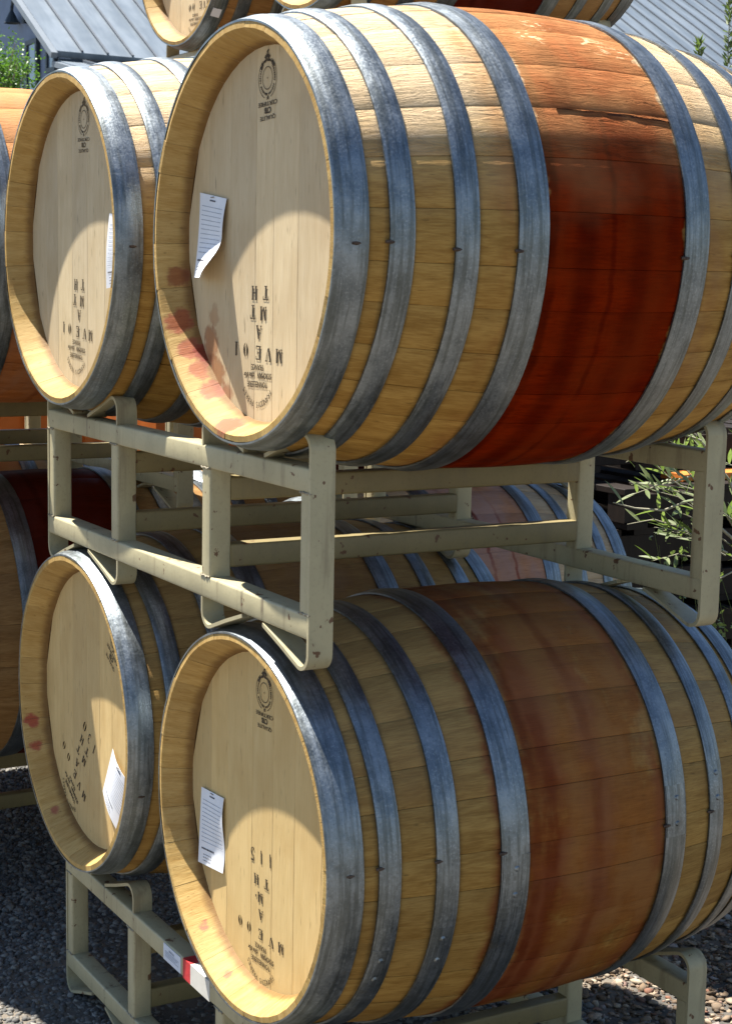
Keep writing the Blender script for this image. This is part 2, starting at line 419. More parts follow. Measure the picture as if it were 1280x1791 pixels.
# ------------------------------------------------------------------ stencil lettering (flat print on the heads)
def q(*p): return list(p)
def stroke(x0, y0, x1, y1, w0):
    d = Vector((x1-x0, y1-y0)).normalized(); nx, ny = -d.y*w0/2, d.x*w0/2
    return [(x0-nx, y0-ny), (x1-nx, y1-ny), (x1+nx, y1+ny), (x0+nx, y0+ny)]
def rect(x0, y0, x1, y1): return [(x0, y0), (x1, y0), (x1, y1), (x0, y1)]
def bow(cx, cy, rx, ry, a0, a1, w0, w1=.02, n=10):
    out = []
    for i in range(n):
        A = math.radians(a0+(a1-a0)*i/n); B = math.radians(a0+(a1-a0)*(i+1)/n)
        s0 = math.sin(PI*i/n); s1 = math.sin(PI*(i+1)/n); W0 = w1+(w0-w1)*s0; W1 = w1+(w0-w1)*s1
        out.append([(cx+rx*math.cos(A), cy+ry*math.sin(A)), (cx+rx*math.cos(B), cy+ry*math.sin(B)),
                    (cx+(rx-W1)*math.cos(B), cy+(ry-W1*.5)*math.sin(B)), (cx+(rx-W0)*math.cos(A), cy+(ry-W0*.5)*math.sin(A))])
    return out
GL = {
 'H': [rect(.06,0,.26,1), rect(.64,0,.84,1), rect(0,0,.32,.06), rect(0,.94,.32,1), rect(.58,0,.90,.06), rect(.58,.94,.90,1), rect(.30,.46,.60,.53)],
 'T': [rect(.34,.0,.56,.88), rect(.24,0,.66,.06), rect(.0,.93,.42,1), rect(.48,.93,.90,1), rect(0,.74,.06,.93), rect(.84,.74,.90,.93)],
 'M': [rect(.04,0,.13,.95), rect(0,0,.2,.06), stroke(.16,.97,.46,.05,.16), stroke(.50,.10,.74,.95,.07), rect(.76,0,.96,1), rect(.70,0,1.0,.06)],
 'V': [stroke(.10,.98,.42,.04,.20), stroke(.52,.08,.80,.98,.07), rect(0,.94,.30,1), rect(.64,.94,.94,1)],
 'A': [stroke(.80,.02,.50,.96,.20), stroke(.12,.02,.40,.88,.07), rect(.0,0,.26,.06), rect(.62,0,.94,.06), rect(.30,.30,.58,.36)],
 'E': [rect(.10,0,.31,1), rect(.02,0,.10,.06), rect(.36,0,.84,.07), rect(.36,.93,.84,1), rect(.36,.47,.64,.53), rect(.78,.07,.84,.26), rect(.78,.74,.84,.93), rect(.58,.36,.64,.64), rect(.31,.0,.33,.06)],
 '0': bow(.46,.5,.36,.5,-78,78,.20)+bow(.44,.5,.36,.5,102,258,.20),
 '1': [rect(.34,0,.54,1), rect(.24,0,.64,.05)],
 'I': [rect(.37,0,.53,1)],
 '5': [rect(.22,.55,.32,1), rect(.32,.88,.78,1)]+bow(.44,.30,.34,.32,-120,110,.17,.05)+[rect(.14,.0,.34,.16)],
 '3': bow(.42,.76,.30,.25,-80,150,.14,.05,8)+bow(.42,.27,.36,.28,-150,80,.15,.05,8),
 '.': [rect(.3,.4,.5,.6)],
}
FONT_CACHE = {}
def font_tris(txt):
    if txt not in FONT_CACHE:
        cu = bpy.data.curves.new('lettering', 'FONT'); cu.body = txt; cu.size = 1.0; cu.align_x = 'CENTER'; cu.resolution_u = 3
        o = bpy.data.objects.new('lettering', cu); col.objects.link(o)
        bpy.context.view_layer.update()
        me = bpy.data.meshes.new_from_object(o.evaluated_get(bpy.context.evaluated_depsgraph_get()))
        vs = [(v.co.x, v.co.y) for v in me.vertices]; fs = [tuple(p.vertices) for p in me.polygons]
        bpy.data.objects.remove(o); bpy.data.curves.remove(cu); bpy.data.meshes.remove(me)
        if vs:
            xs = [p[0] for p in vs]; c = (min(xs)+max(xs))/2; wd = max(xs)-min(xs)
            vs = [((p[0]-c), p[1]) for p in vs]
        else: wd = 0
        FONT_CACHE[txt] = (vs, fs, wd)
    return FONT_CACHE[txt]
class Print:
    """2-D drawing on a head: coordinates (x, z) relative to the head centre, y is the printed plane"""
    def __init__(s, y): s.v = []; s.f = []; s.y = y; s.k = 0; s.big = []
    def poly(s, pts, fs=None):
        n = len(s.v); s.k += 1
        s.v += [(p[0], s.y-1e-6*(s.k % 40), RB+p[1]) for p in pts]
        s.f += [tuple(range(n, n+len(pts)))] if fs is None else [tuple(i+n for i in f) for f in fs]
    def xf(s, pts, cx, cz, ang, sx, sy, ox=.45, oy=.5):
        c, si = math.cos(ang), math.sin(ang)
        return [(cx+(px-ox)*sx*c-(py-oy)*sy*si, cz+(px-ox)*sx*si+(py-oy)*sy*c) for px, py in pts]
    def glyph(s, ch, cx, cz, ang, h, wd=None):
        o = Print(s.y)
        for dx, dz in ((0, 0), (.0003, 0), (-.0003, 0), (0, .0003), (0, -.0003)):
            for p in GL[ch]: o.poly(o.xf(p, cx+dx, cz+dz, ang, (wd or h)*1.06, h*1.04))
        s.big.append((o.v, o.f))
    def text(s, txt, cx, cz, ang, h, width=None, bold=0):
        vs, fs, wd = font_tris(txt)
        if not vs: return
        sy = h/.70; sx = (width/wd) if width else sy*.9
        s.poly(s.xf(vs, cx, cz, ang, sx, sy, 0, .35), fs)
        if bold:
            for b in ((bold, 0), (-bold, 0), (0, bold)): s.poly(s.xf(vs, cx+b[0], cz+b[1], ang, sx, sy, 0, .35), fs)
    def arc(s, txt, cx, cz, R, a0, a1, h, ang):
        for i, ch in enumerate(txt):
            if ch == ' ': continue
            t = math.radians(a0+(a1-a0)*i/(len(txt)-1)); A = t+ang
            s.text(ch, cx+R*math.cos(A), cz+R*math.sin(A), A-PI/2, h)
    def ring(s, cx, cz, R, w0, a0, a1, n=40, sy=1.0):
        for i in range(n):
            A = math.radians(a0+(a1-a0)*i/n); B = math.radians(a0+(a1-a0)*(i+1)/n)
            s.poly([(cx+R*math.cos(A), cz+R*sy*math.sin(A)), (cx+R*math.cos(B), cz+R*sy*math.sin(B)), (cx+(R-w0)*math.cos(B), cz+(R-w0)*sy*math.sin(B)), (cx+(R-w0)*math.cos(A), cz+(R-w0)*sy*math.sin(A))])
    def disc(s, cx, cz, r, n=10, rz=None):
        s.poly([(cx+r*math.cos(2*PI*i/n), cz+(rz or r)*math.sin(2*PI*i/n)) for i in range(n)])
    def medal(s, cx, cz, ang=0.0, k=1.0, seed=3):
        c, si = math.cos(ang), math.sin(ang); T = lambda x, y: (cx+k*(x*c-y*si), cz+k*(x*si+y*c)); rng = random.Random(seed)
        d = math.degrees(ang)
        s.ring(cx, cz, .0300*k, .0011*k, 118+d, 250+d); s.ring(cx, cz, .0300*k, .0011*k, 290+d, 422+d)
        s.ring(cx, cz, .0168*k, .0012*k, d, 360+d)
        s.disc(*T(0, 0), .0012*k)
        for i in range(34):                                  # ring of tiny characters, read only as marks
            a = math.radians(135+270*i/33); 
            if i in (8, 17, 25): continue
            r_ = .0235; h = rng.uniform(.0028, .0040); w_ = rng.uniform(.0009, .0016)
            p = [(r_-h/2, -w_), (r_+h/2, -w_), (r_+h/2, w_*.4), (r_-h/2, w_)]
            s.poly([T(u*math.cos(a)-v*math.sin(a), u*math.sin(a)+v*math.cos(a)) for u, v in p])
        for sg in (-1, 1):                                   # crest of leaves and scrolls over the ring
            for i in range(6):
                a = math.radians(90+sg*(6+i*9)); r_ = .0262
                p = T(r_*math.cos(a), r_*math.sin(a)); s.disc(p[0], p[1], rng.uniform(.0018, .0030)*k, 6)
            s.poly([T(sg*.001, .026), T(sg*.010, .030), T(sg*.006, .034), T(sg*.002, .033)])
            s.poly([T(sg*.013, .022), T(sg*.019, .024), T(sg*.018, .019), T(sg*.014, .018)])
        s.poly([T(-.003, .030), T(.003, .030), T(.0045, .037), T(0, .034), T(-.0035, .0365)])
        s.poly([T(0, .035), T(.006, .040), T(.003, .041), T(-.002, .0385)])
        A = ang+PI
        s.text('BF', *T(0, -.0285), A, .0052*k, None, .0003)
        s.text('CERTIFIEE', *T(0, -.0370), A, .0062*k, .062*k, .0002)
        s.text('CTB', *T(0, -.0470), A, .0085*k, .020*k, .0007)
        s.text('QUALITE', *T(0, -.0575), A, .0062*k, .050*k, .0002)
    def maker(s, cx, cz, ang, k=1.0):
        """cooper's address block; (cx, cz) is its middle line, up direction along ang+90"""
        c, si = math.cos(ang), math.sin(ang); T = lambda x, y: (cx+k*(x*c-y*si), cz+k*(x*si+y*c))
        s.text('FRANCE', *T(0, -.0125), ang, .0085*k, .040*k, .0003)
        s.text('ST.ROMAIN', *T(-.024, 0), ang, .0085*k, .046*k, .0004)
        s.text("côte d'or", *T(.028, .000), ang, .0075*k, .036*k, .0005)
        s.text('TONNELLERIE', *T(0, .0135), ang, .0088*k, .068*k, .0003)
        s.arc('FRANÇOIS FRÈRES', *T(0, -.0130), .0575*k, 140, 38, .0092*k, ang)
    def build(s, name, mat, parent):
        for v_, f_ in s.big: link('stencil_letter', mesh('stencil_letter', v_, f_), mat, parent)
        return tag(link('small_print', mesh('small_print', s.v, s.f), mat, parent), None, None, None, 'stuff')

# ------------------------------------------------------------------ paper notes
def note(label, corners, lift, parent_loc, lines=11, seed=1, yplane=.0475):
    """corners TL, TR, BR, BL in head coordinates (x, z); lift(u, v) = distance off the head"""
    NU, NV = 12, 16
    def P(u, v):
        a = Vector(corners[0]).lerp(Vector(corners[1]), u); b = Vector(corners[3]).lerp(Vector(corners[2]), u); p = a.lerp(b, v)
        l = lift(u, v); return Vector((p.x, yplane-l, p.y+RB))
    root = empty('paper_note', parent_loc); tag(root, label, 'note', 'paper notes stapled to barrel heads')
    vs = [P(i/NU, j/NV) for j in range(NV+1) for i in range(NU+1)]
    n = len(vs); vs += [v+Vector((0, .00035, 0)) for v in vs]
    fs = []
    for j in range(NV):
        for i in range(NU):
            a = j*(NU+1)+i; fs += [(a, a+NU+1, a+NU+2, a+1), (n+a, n+a+1, n+a+NU+2, n+a+NU+1)]
    for i in range(NU):
        fs += [(i, i+1, n+i+1, n+i)]; a = NV*(NU+1)+i; fs += [(a, n+a, n+a+1, a+1)]
    for j in range(NV):
        a = j*(NU+1); fs += [(a, n+a, n+a+NU+1, a+NU+1)]; a += NU; fs += [(a, a+NU+1, n+a+NU+1, n+a)]
    mb = MB(); mb.add(vs, fs); mb.build('sheet', M_PAPER, root, angle=60)
    def strip(u0, u1, v, h, nseg=8):
        o = Vector((0, -.0005, 0)); pv = []; pf = []
        for i in range(nseg+1):
            u = u0+(u1-u0)*i/nseg; pv += [P(u, v)+o, P(u, v+h)+o]
        for i in range(nseg): pf.append((2*i, 2*i+1, 2*i+3, 2*i+2))
        return pv, pf
    lb = MB()
    for k in range(lines): lb.add(*strip(.10, .92, .14+.055*k, .0075))
    link('ruled_lines', mesh('ruled_lines', lb.v, lb.f), M_PLINE, root)['kind'] = 'stuff'
    tb = MB(); rng = random.Random(seed)
    tb.add(*strip(.40, .62, .055, .018))
    u = .12
    while u < .58: 
        w_ = rng.uniform(.02, .06); tb.add(*strip(u, u+w_, .78, .022, 2)); u += w_+.012
    for v in (.86, .90, .94):
        u = .2
        while u < .5: w_ = rng.uniform(.02, .05); tb.add(*strip(u, u+w_, v, .010, 2)); u += w_+.02
    link('printed_text', mesh('printed_text', tb.v, tb.f), M_PTXT, root)['kind'] = 'stuff'
    sb = MB(); p = P(.5, .02)
    sb.tube([p+Vector((-.006, -.0012, 0)), p+Vector((.006, -.0012, 0))], .0006, 4)
    sb.build('staple', M_NAIL, root)
    return root

# ------------------------------------------------------------------ steel rack for two barrels
W_, A_, S_, D_, T_ = 1.1398, .3484, .034, .7827, .0393
ZT, HB, ZB, EB, ET = .2426, .0371, -.0102, .0497, .0515
ZTR, HR, ZBR = .1907, .039, .0403
def strip_path(x_out, foot_x, z_beam, ext, sgn, z_start):
    """side view (x, z) centre line of a bent flat bar: leg, round bend, slope down to the beam"""
    dirx = 1 if foot_x > x_out else -1; th = .006
    zc = z_beam+sgn*ext; r = .024
    pts = [(x_out, z_start), (x_out, z_beam+sgn*(ext-r*1.15))]
    # bend from vertical to sloping
    fz = z_beam+sgn*.004; sl = math.atan2(abs(zc-fz)-.004, abs(foot_x-x_out)-r)
    total = PI/2+sl
    for k in range(1, 9):
        a = total*k/8
        pts.append((x_out+dirx*r*(1-math.cos(a)), z_beam+sgn*(ext-r*1.15+r*math.sin(a)*1.0)))
    lx, lz = pts[-1]
    pts.append(((lx+foot_x)/2, (lz+fz)/2-sgn*.001)); pts.append((foot_x, fz))
    return pts
def strip_mesh(pts, y0, y1, th=.006):
    P = [Vector((p[0], 0, p[1])) for p in pts]; L_ = []; R_ = []
    for i, p in enumerate(P):
        t = (P[min(i+1, len(P)-1)]-P[max(i-1, 0)]).normalized(); n = Vector((t.z, 0, -t.x)); L_.append(p+n*th/2); R_.append(p-n*th/2)
    m = len(P); vs = []
    for y in (y0, y1):
        vs += [(v.x, y, v.z) for v in L_]+[(v.x, y, v.z) for v in R_]
    fs = []
    for i in range(m-1):
        fs += [(i, i+1, 2*m+i+1, 2*m+i), (m+i, 3*m+i, 3*m+i+1, m+i+1), (i, m+i, m+i+1, i+1), (2*m+i, 2*m+i+1, 3*m+i+1, 3*m+i)]
    fs += [(0, 2*m, 3*m, m), (m-1, 2*m-1, 4*m-1, 3*m-1)]
    return MB().add(vs, fs)
def make_rack(label, group, loc, mat=None):
    mat = mat or M_PAINT
    root = empty('barrel_rack', loc); tag(root, label, 'barrel rack', group)
    zb0 = ZB; th = .006
    O = lambda: MB()
    px = [(-W_, -W_+S_), (-W_+A_, -W_+A_+S_), (-A_-S_, -A_), (-S_, 0)]
    for (ya, yb, rear) in ((0, T_, False), (D_-T_, D_, True)):
        e = .0008
        MB().rbox((-W_+th, ya, ZT-HB), (-th, yb, ZT), .004, 0).build('cross_beam', mat, root)
        MB().rbox((-W_+th, ya, ZB), (-th, yb, ZB+HB), .004, 0).build('cross_beam', mat, root)
        for k, (x0, x1) in enumerate(px):
            a, b = (x0+th if k == 0 else x0), (x1-th if k == 3 else x1)
            MB().rbox((a, ya+e, ZB+HB-.001), (b, yb-e, ZT-HB+.001), .004, 2).build('post', mat, root)
        wt = MB()
        for k, (x0, x1) in enumerate(px):        # bright welds where posts meet beams
            for zz in (ZB+HB, ZT-HB):
                yy = ya if not rear else yb
                pts = [(x0+(x1-x0)*j/6, yy+(e if not rear else -e)*.2, zz+.0012*math.sin(j*2.3+k)) for j in range(7)]
                wt.tube(pts, [.0018+.0005*math.sin(j*3+k) for j in range(7)], 5)
        tag(wt.build('weld_seam', M_WELD, root, angle=60), None, None, None, 'stuff')
        feet = (-W_+.152, -.914, -.226, -.152); outx = (-W_+th/2, -W_+A_+S_-th/2, -A_-S_+th/2, -th/2)
        for k in range(4):
            full = k in (0, 3)
            if full:      # the outer bars wrap the whole end of the frame in one piece
                up_ = strip_path(outx[k], feet[k], ZT, ET, 1, ZT-.12); dn = strip_path(outx[k], feet[k], ZB, EB, -1, ZB+.10)
                pts = dn[::-1][:-1]+up_[1:]
                strip_mesh(pts, ya-.0006, yb+.0006, th).build('cradle_bar', mat, root)
            else:
                strip_mesh(strip_path(outx[k], feet[k], ZT, ET, 1, ZT-.0005), ya+.0005, yb-.0005, th).build('cradle_bar', mat, root)
                strip_mesh(strip_path(outx[k], feet[k], ZB, EB, -1, ZB+.0005), ya+.0005, yb-.0005, th).build('cradle_bar', mat, root)
    for (x0, x1) in (px[1], px[2]):
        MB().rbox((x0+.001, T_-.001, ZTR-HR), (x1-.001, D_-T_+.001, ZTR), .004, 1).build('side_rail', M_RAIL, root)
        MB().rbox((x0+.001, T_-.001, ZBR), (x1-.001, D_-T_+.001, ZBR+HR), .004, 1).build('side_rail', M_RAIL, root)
    return root

# ================================================================== SETTING: ground
def ground_mat():
    N = NT('gravel_ground'); co = N.obj(); v1 = N.vor(co, 55); v2 = N.vor(co, 160); n = N.noise(co, 3, 5, .6); f = N.noise(co, 90, 4, .6)
    c = N.mix(v1[1], (.050, .048, .045), (.11, .10, .085)); c = N.mix(.5, c, N.mix(v2[1], (.04, .038, .036), (.12, .11, .095)))
    c = N.mix(N.mr(n, .4, .65), c, (.16, .135, .105)); 
    b = N.bump(v1[0], -.8, .012); b = N.bump(v2[0], -.8, .004, b); b = N.bump(f, .5, .003, b)
    return N.out(c, .9, b, spec=.2)
GZ = -1.019
g = MB(); gn = 60
ext = [-300, -60, -20, -12, -8]+[-6+.25*i for i in range(45)]+[6, 12, 30, 80, 300]
vs = []; 
for yy in ext:
    for xx in ext:
        near = max(0, 1-(abs(xx)+abs(yy))/9)
        vs.append((xx, yy, GZ+near*.012*mnoise.noise(Vector((xx*1.3, yy*1.3, 0)))))
m_ = len(ext); fs = [(j*m_+i, j*m_+i+1, (j+1)*m_+i+1, (j+1)*m_+i) for j in range(m_-1) for i in range(m_-1)]
go = link('ground', mesh('ground', vs, fs, smooth=True), ground_mat()); tag(go, 'grey gravel yard under the barrel racks', None, None, 'structure')

def stones(name, n, region, size, seed, mat, flat=.6, zoff=0.0):
    rs = np.random.RandomState(seed)
    t = (1+5**.5)/2
    iv = np.array([(-1,t,0),(1,t,0),(-1,-t,0),(1,-t,0),(0,-1,t),(0,1,t),(0,-1,-t),(0,1,-t),(t,0,-1),(t,0,1),(-t,0,-1),(-t,0,1)], float); iv /= np.linalg.norm(iv[0])
    ff = np.array([(0,11,5),(0,5,1),(0,1,7),(0,7,10),(0,10,11),(1,5,9),(5,11,4),(11,10,2),(10,7,6),(7,1,8),(3,9,4),(3,4,2),(3,2,6),(3,6,8),(3,8,9),(4,9,5),(2,4,11),(6,2,10),(8,6,7),(9,8,1)])
    pos = np.column_stack([rs.uniform(region[0], region[1], n), rs.uniform(region[2], region[3], n)])
    s = rs.gamma(4, size/4, n).clip(size*.3, size*1.9)
    ax = rs.uniform(.6, 1.3, (n, 3))*s[:, None]*.5; ax[:, 2] *= flat
    V = iv[None]*ax[:, None]*(1+rs.uniform(-.34, .34, (n, 12, 1)))
    a = rs.uniform(0, 6.28, n); b = rs.uniform(-.5, .5, n)
    ca, sa, cb, sb = np.cos(a)[:, None], np.sin(a)[:, None], np.cos(b)[:, None], np.sin(b)[:, None]
    X = V[..., 0]*cb+V[..., 2]*sb; Z = -V[..., 0]*sb+V[..., 2]*cb; Y = V[..., 1]
    V = np.stack([X*ca-Y*sa, X*sa+Y*ca, Z], -1)
    V[..., 0] += pos[:, 0, None]; V[..., 1] += pos[:, 1, None]; V[..., 2] += GZ+zoff+ax[:, 2, None]*.35
    me = bpy.data.meshes.new(name); nv = n*12; nf = n*20
    me.vertices.add(nv); me.vertices.foreach_set('co', V.reshape(-1))
    F = (ff[None]+12*np.arange(n)[:, None, None]).reshape(-1)
    me.loops.add(nf*3); me.loops.foreach_set('vertex_index', F.astype(np.int32))
    me.polygons.add(nf); me.polygons.foreach_set('loop_start', np.arange(0, nf*3, 3, dtype=np.int32))
    me.update(calc_edges=True)
    at = me.attributes.new('tone', 'FLOAT', 'POINT'); at.data.foreach_set('value', np.repeat(rs.uniform(0, 1, n), 12).astype(np.float32))
    o = link(name, me, mat); return o
def stone_mat(name, cols):
    N = NT(name); a = N.new('ShaderNodeAttribute'); a.attribute_name = 'tone'
    c = N.ramp(a.outputs['Fac'], cols); n = N.noise(N.obj(), 140, 4, .6)
    c = N.mix(N.mr(n, .4, .7, 0, .45), c, (.10, .09, .08))
    return N.out(c, .85, N.bump(n, .4, .003), spec=.25)
M_ST1 = stone_mat('grey_gravel', [(0, (.075, .075, .073)), (.35, (.11, .107, .10)), (.6, (.165, .157, .14)), (.85, (.27, .255, .22)), (1, (.095, .08, .065))])
M_ST2 = stone_mat('leaf_and_chip_litter', [(0, (.07, .048, .03)), (.3, (.17, .115, .07)), (.55, (.26, .20, .14)), (.75, (.40, .33, .24)), (.9, (.20, .09, .055)), (1, (.30, .29, .27))])
tag(stones('gravel', 60000, (-3.0, -.5, -.35, 1.0), .0105, 5, M_ST1), 'fine grey gravel covering the yard left of the racks', 'gravel', None, 'stuff')
tag(stones('gravel', 24000, (-1.7, .4,   .75, 2.9), .0125, 9, M_ST2, .5), 'coarse pale stones and wood chips on the ground behind the racks', 'gravel', None, 'stuff')
tag(stones('leaf_litter', 9000, (-1.7, .4, .75, 2.9), .015, 12, M_ST2, .28, .006), 'brown leaf litter and chips scattered between the pale stones', 'litter', None, 'stuff')

# ================================================================== SETTING: barn far behind
BX, BY, BZ = -21.92, 7.33, 3.80
M_ROOF = (lambda: (lambda N: (lambda co: N.out(N.mix(N.mr(N.noise(N.scale(co, (.3, 1.6, .3)), 2.2, 4, .6), .35, .7), (.125, .155, .185), (.19, .225, .26)), N.math('MULTIPLY_ADD', N.noise(co, 3, 3), .2, .35), N.bump(N.noise(co, 5, 3), .1, .02), metal=.25))(N.obj()))(NT('zinc_roof')))()
M_SIDING = flat_mat('blue_grey_siding', (.165, .215, .31), .7, .06, 3)
M_SEAM = flat_mat('dull_seam_metal', (.085, .10, .12), .7, .1, 8)
M_TRIM = flat_mat('pale_trim', (.17, .195, .22), .5, .05, 6)
M_DARKTRIM = flat_mat('dark_trim', (.035, .05, .065), .5, .1, 6)
def glass_mat():
    N = NT('window_glass'); return N.out((.10, .14, .20), .04, None, metal=0.0, spec=1.0)
M_GLASS = glass_mat()
barn = empty('barn', (BX, BY, GZ)); tag(barn, 'blue grey barn with a big standing seam metal roof far behind the barrels', 'building')
H = BZ-GZ
sl = math.tan(math.radians(30.7)); run = 9.0; LEN = 46.0
def B(name, mat, pts_boxes): ...
rb = MB()       # roof pan: a thick sloping slab with real eave and rake
def slab(mb, x0, z0, x1, z1, y0, y1, th):
    d = Vector((x1-x0, 0, z1-z0)).normalized(); n = Vector((-d.z, 0, d.x)); n = n if n.z > 0 else -n
    a = [(x0, z0), (x1, z1), (x1-n.x*th, z1-n.z*th), (x0-n.x*th, z0-n.z*th)]
    vs = [(p[0], y, p[1]) for y in (y0, y1) for p in a]
    return mb.add(vs, [(0, 1, 2, 3), (7, 6, 5, 4), (0, 4, 5, 1), (1, 5, 6, 2), (2, 6, 7, 3), (3, 7, 4, 0)])
roof = slab(MB(), 0, H, -run, H+run*sl, 0, LEN, .10).build('roof', M_ROOF, barn, angle=None)
slab(MB(), -run, H+run*sl, -2*run, H, 0, LEN, .10).build('roof', M_ROOF, barn, angle=None)
slab(MB(), .06, H-.035, -run, H-.0+run*sl-.03, -.10, -.003, .09).build('rake_board', M_TRIM, barn, angle=None)
seam_me = slab(MB(), .0, H+.035, -run, H+run*sl+.035, -.016, .016, .035)
seam_me = mesh('roof_seam', seam_me.v, seam_me.f)
ny = int(LEN/.40)
for k in range(1, ny): link('roof_seam', seam_me, M_SEAM, roof, loc=(0, k*.40, 0))
# low porch roof carried on below the eave
px1, pz0, pz1 = 4.6, H-.14, H-1.06
porch = slab(MB(), 0, pz0, px1, pz1, .02, LEN, .09).build('porch_roof', M_ROOF, barn, angle=None)
slab(MB(), -.02, pz0-.01, px1, pz1-.01, -.07, .017, .08).build('rake_board', M_TRIM, barn, angle=None)
pm = slab(MB(), .05, pz0+.035, px1, pz1+.04, -.018, .018, .045); pm = mesh('roof_seam', pm.v, pm.f)
for k in range(1, ny): link('roof_seam', pm, M_SEAM, porch, loc=(0, k*.40, 0))
MB().box((-.035, .03, H-.19), (.0, LEN, H-.104)).build('eave_board', M_DARKTRIM, barn)
for k in range(7): MB().box((px1-.35, .3+k*7, 0), (px1-.2, .45+k*7, H-1.10)).build('porch_post', M_TRIM, barn)
# gable end wall with board siding, facing the camera side
gw = MB().add([(-.3, .32, 0), (-2*run+.3, .32, 0), (-2*run+.3, .32, H-.05), (-run, .32, H+run*sl-.16), (-.3, .32, H-.0+.3*sl-.16),
               (-.3, .5, 0), (-2*run+.3, .5, 0), (-2*run+.3, .5, H-.05), (-run, .5, H+run*sl-.16), (-.3, .5, H+.3*sl-.16)],
              [(0, 1, 2, 3, 4), (9, 8, 7, 6, 5), (0, 4, 9, 5), (4, 3, 8, 9), (3, 2, 7, 8), (2, 1, 6, 7), (1, 0, 5, 6)])
gwo = gw.build('gable_wall', M_SIDING, barn, angle=None)
MB().box((-.5, .52, 0), (-.34, LEN-.3, H-.15)).build('side_wall', M_SIDING, barn)
for k in range(20):
    zz = .3+k*.27
    if zz > H-.5: break
    for j in range(3):
        MB().box((-.31-j*2.6-2.595, .3, zz), (-.31-j*2.6, .319, zz+.255)).build('siding_board', M_SIDING, gwo)
def window(x0, x1, z0, z1):
    f = MB()
    for a, b in (((x0-.07, .25, z0-.07), (x0, .30, z1+.07)), ((x1, .25, z0-.07), (x1+.07, .30, z1+.07)), ((x0, .25, z0-.07), (x1, .30, z0)), ((x0, .25, z1), (x1, .30, z1+.07))):
        f.box(a, b)
    fo = f.build('window', M_DARKTRIM, barn)
    MB().box((x0, .275, z0), (x1, .298, z1)).build('pane', M_GLASS, fo)
window(-2.14, -1.74, 3.35, 5.15); window(-1.18, -.90, 4.70, 4.96); window(-4.9, -4.1, 2.6, 4.4); window(-9.5, -8.5, 2.6, 4.4)
# gooseneck lamp on the gable
lamp = empty('wall_lamp', (BX-2.28, BY+.30, GZ+5.68)); tag(lamp, 'black gooseneck lamp on the blue grey barn gable', 'lamp')
MB().box((-.05, -.06, -.17), (.05, 0, .17)).build('wall_plate', M_DARKTRIM, lamp)
arc = [(-.02-.19*(1-math.cos(a)), -.05-.06*math.sin(a/2), .04+.24*math.sin(a)) for a in [PI*i/10 for i in range(11)]]
MB().tube(arc, .028, 6).build('arm', M_DARKTRIM, lamp)
sh = MB(); e0 = arc[-1]
for i in range(12):
    a, b = 2*PI*i/12, 2*PI*(i+1)/12
    sh.add([(e0[0]+.03*math.cos(a), e0[1]+.03*math.sin(a), e0[2]+.02), (e0[0]+.03*math.cos(b), e0[1]+.03*math.sin(b), e0[2]+.02),
            (e0[0]+.13*math.cos(b), e0[1]+.13*math.sin(b), e0[2]-.17), (e0[0]+.13*math.cos(a), e0[1]+.13*math.sin(a), e0[2]-.17),
            (e0[0]+.12*math.cos(b), e0[1]+.12*math.sin(b), e0[2]-.17), (e0[0]+.12*math.cos(a), e0[1]+.12*math.sin(a), e0[2]-.17),
            (e0[0]+.02*math.cos(b), e0[1]+.02*math.sin(b), e0[2]+.0), (e0[0]+.02*math.cos(a), e0[1]+.02*math.sin(a), e0[2]+.0)], [(0, 3, 2, 1), (3, 5, 4, 2), (5, 7, 6, 4)])
sh.build('lamp_shade', M_DARKTRIM, lamp)

# ================================================================== racks
UPX = (0, 0, 0)
rk_up = make_rack('beige steel rack between the four nearest barrels, lit by sun on its front', 'beige steel barrel racks', (0, 0, 0))
lo = (-.033, .045, -.9538)
rk_lo = make_rack('beige steel rack under the two lowest front barrels, with white label and red tape', 'beige steel barrel racks', lo)
M_LABEL = flat_mat('white_label', (.62, .66, .74), .5, .04, 20); M_RED = flat_mat('red_tape', (.50, .035, .04), .45, .15, 60); M_TAPEW = flat_mat('white_tape', (.60, .58, .52), .45, .05, 30)
zc = ZT-HB/2
MB().box((-.606, -.0012, ZT-HB+.003), (-.527, -.0001, ZT-.003)).build('label_sticker', M_LABEL, rk_lo)
pl = MB()
for (a, b, z0, z1) in ((-.580, -.556, ZT-.0125, ZT-.0085), (-.598, -.535, ZT-.0160, ZT-.0148), (-.598, -.540, ZT-.0190, ZT-.0178), (-.598, -.548, ZT-.0222, ZT-.0210), (-.598, -.536, ZT-.0254, ZT-.0242)):
    pl.add([(a, -.0016, z0), (b, -.0016, z0), (b, -.0016, z1), (a, -.0016, z1)], [(0, 1, 2, 3)])
link('label_print', mesh('label_print', pl.v, pl.f), M_PLINE, rk_lo)['kind'] = 'stuff'
for (a, b, m_, nm) in ((-.516, -.483, M_RED, 'red_tape'), (-.4825, -.40, M_TAPEW, 'white_tape')):
    MB().box((a, -.0014, ZT-HB+.0005), (b, -.0001, ZT-.0001)).box((a, -.0014, ZT+.0001), (b, T_-.004, ZT+.0012)).build(nm, m_, rk_lo)
def rack_copy(label, loc):
    c = copy_tree(rk_up); c.location = loc; tag(c, label); return c
NY = -.285
rack_copy('beige steel rack left of the nearest racks, between two stained barrels', (-1.536, NY, .012))
rack_copy('beige steel rack on the ground at the left edge behind the gravel shade', (-1.72, -.13, -.940))
BYY = .90
rack_copy('beige steel rack low in the stack behind, on the ground', (-1.515, BYY, -.9538))
rack_copy('beige steel rack in the stack behind, seen through the gap under the big front barrel', (-1.515, BYY, -.0))
rack_copy('beige steel rack high in the stack behind, under the two topmost barrels', (-1.515, BYY, .925))

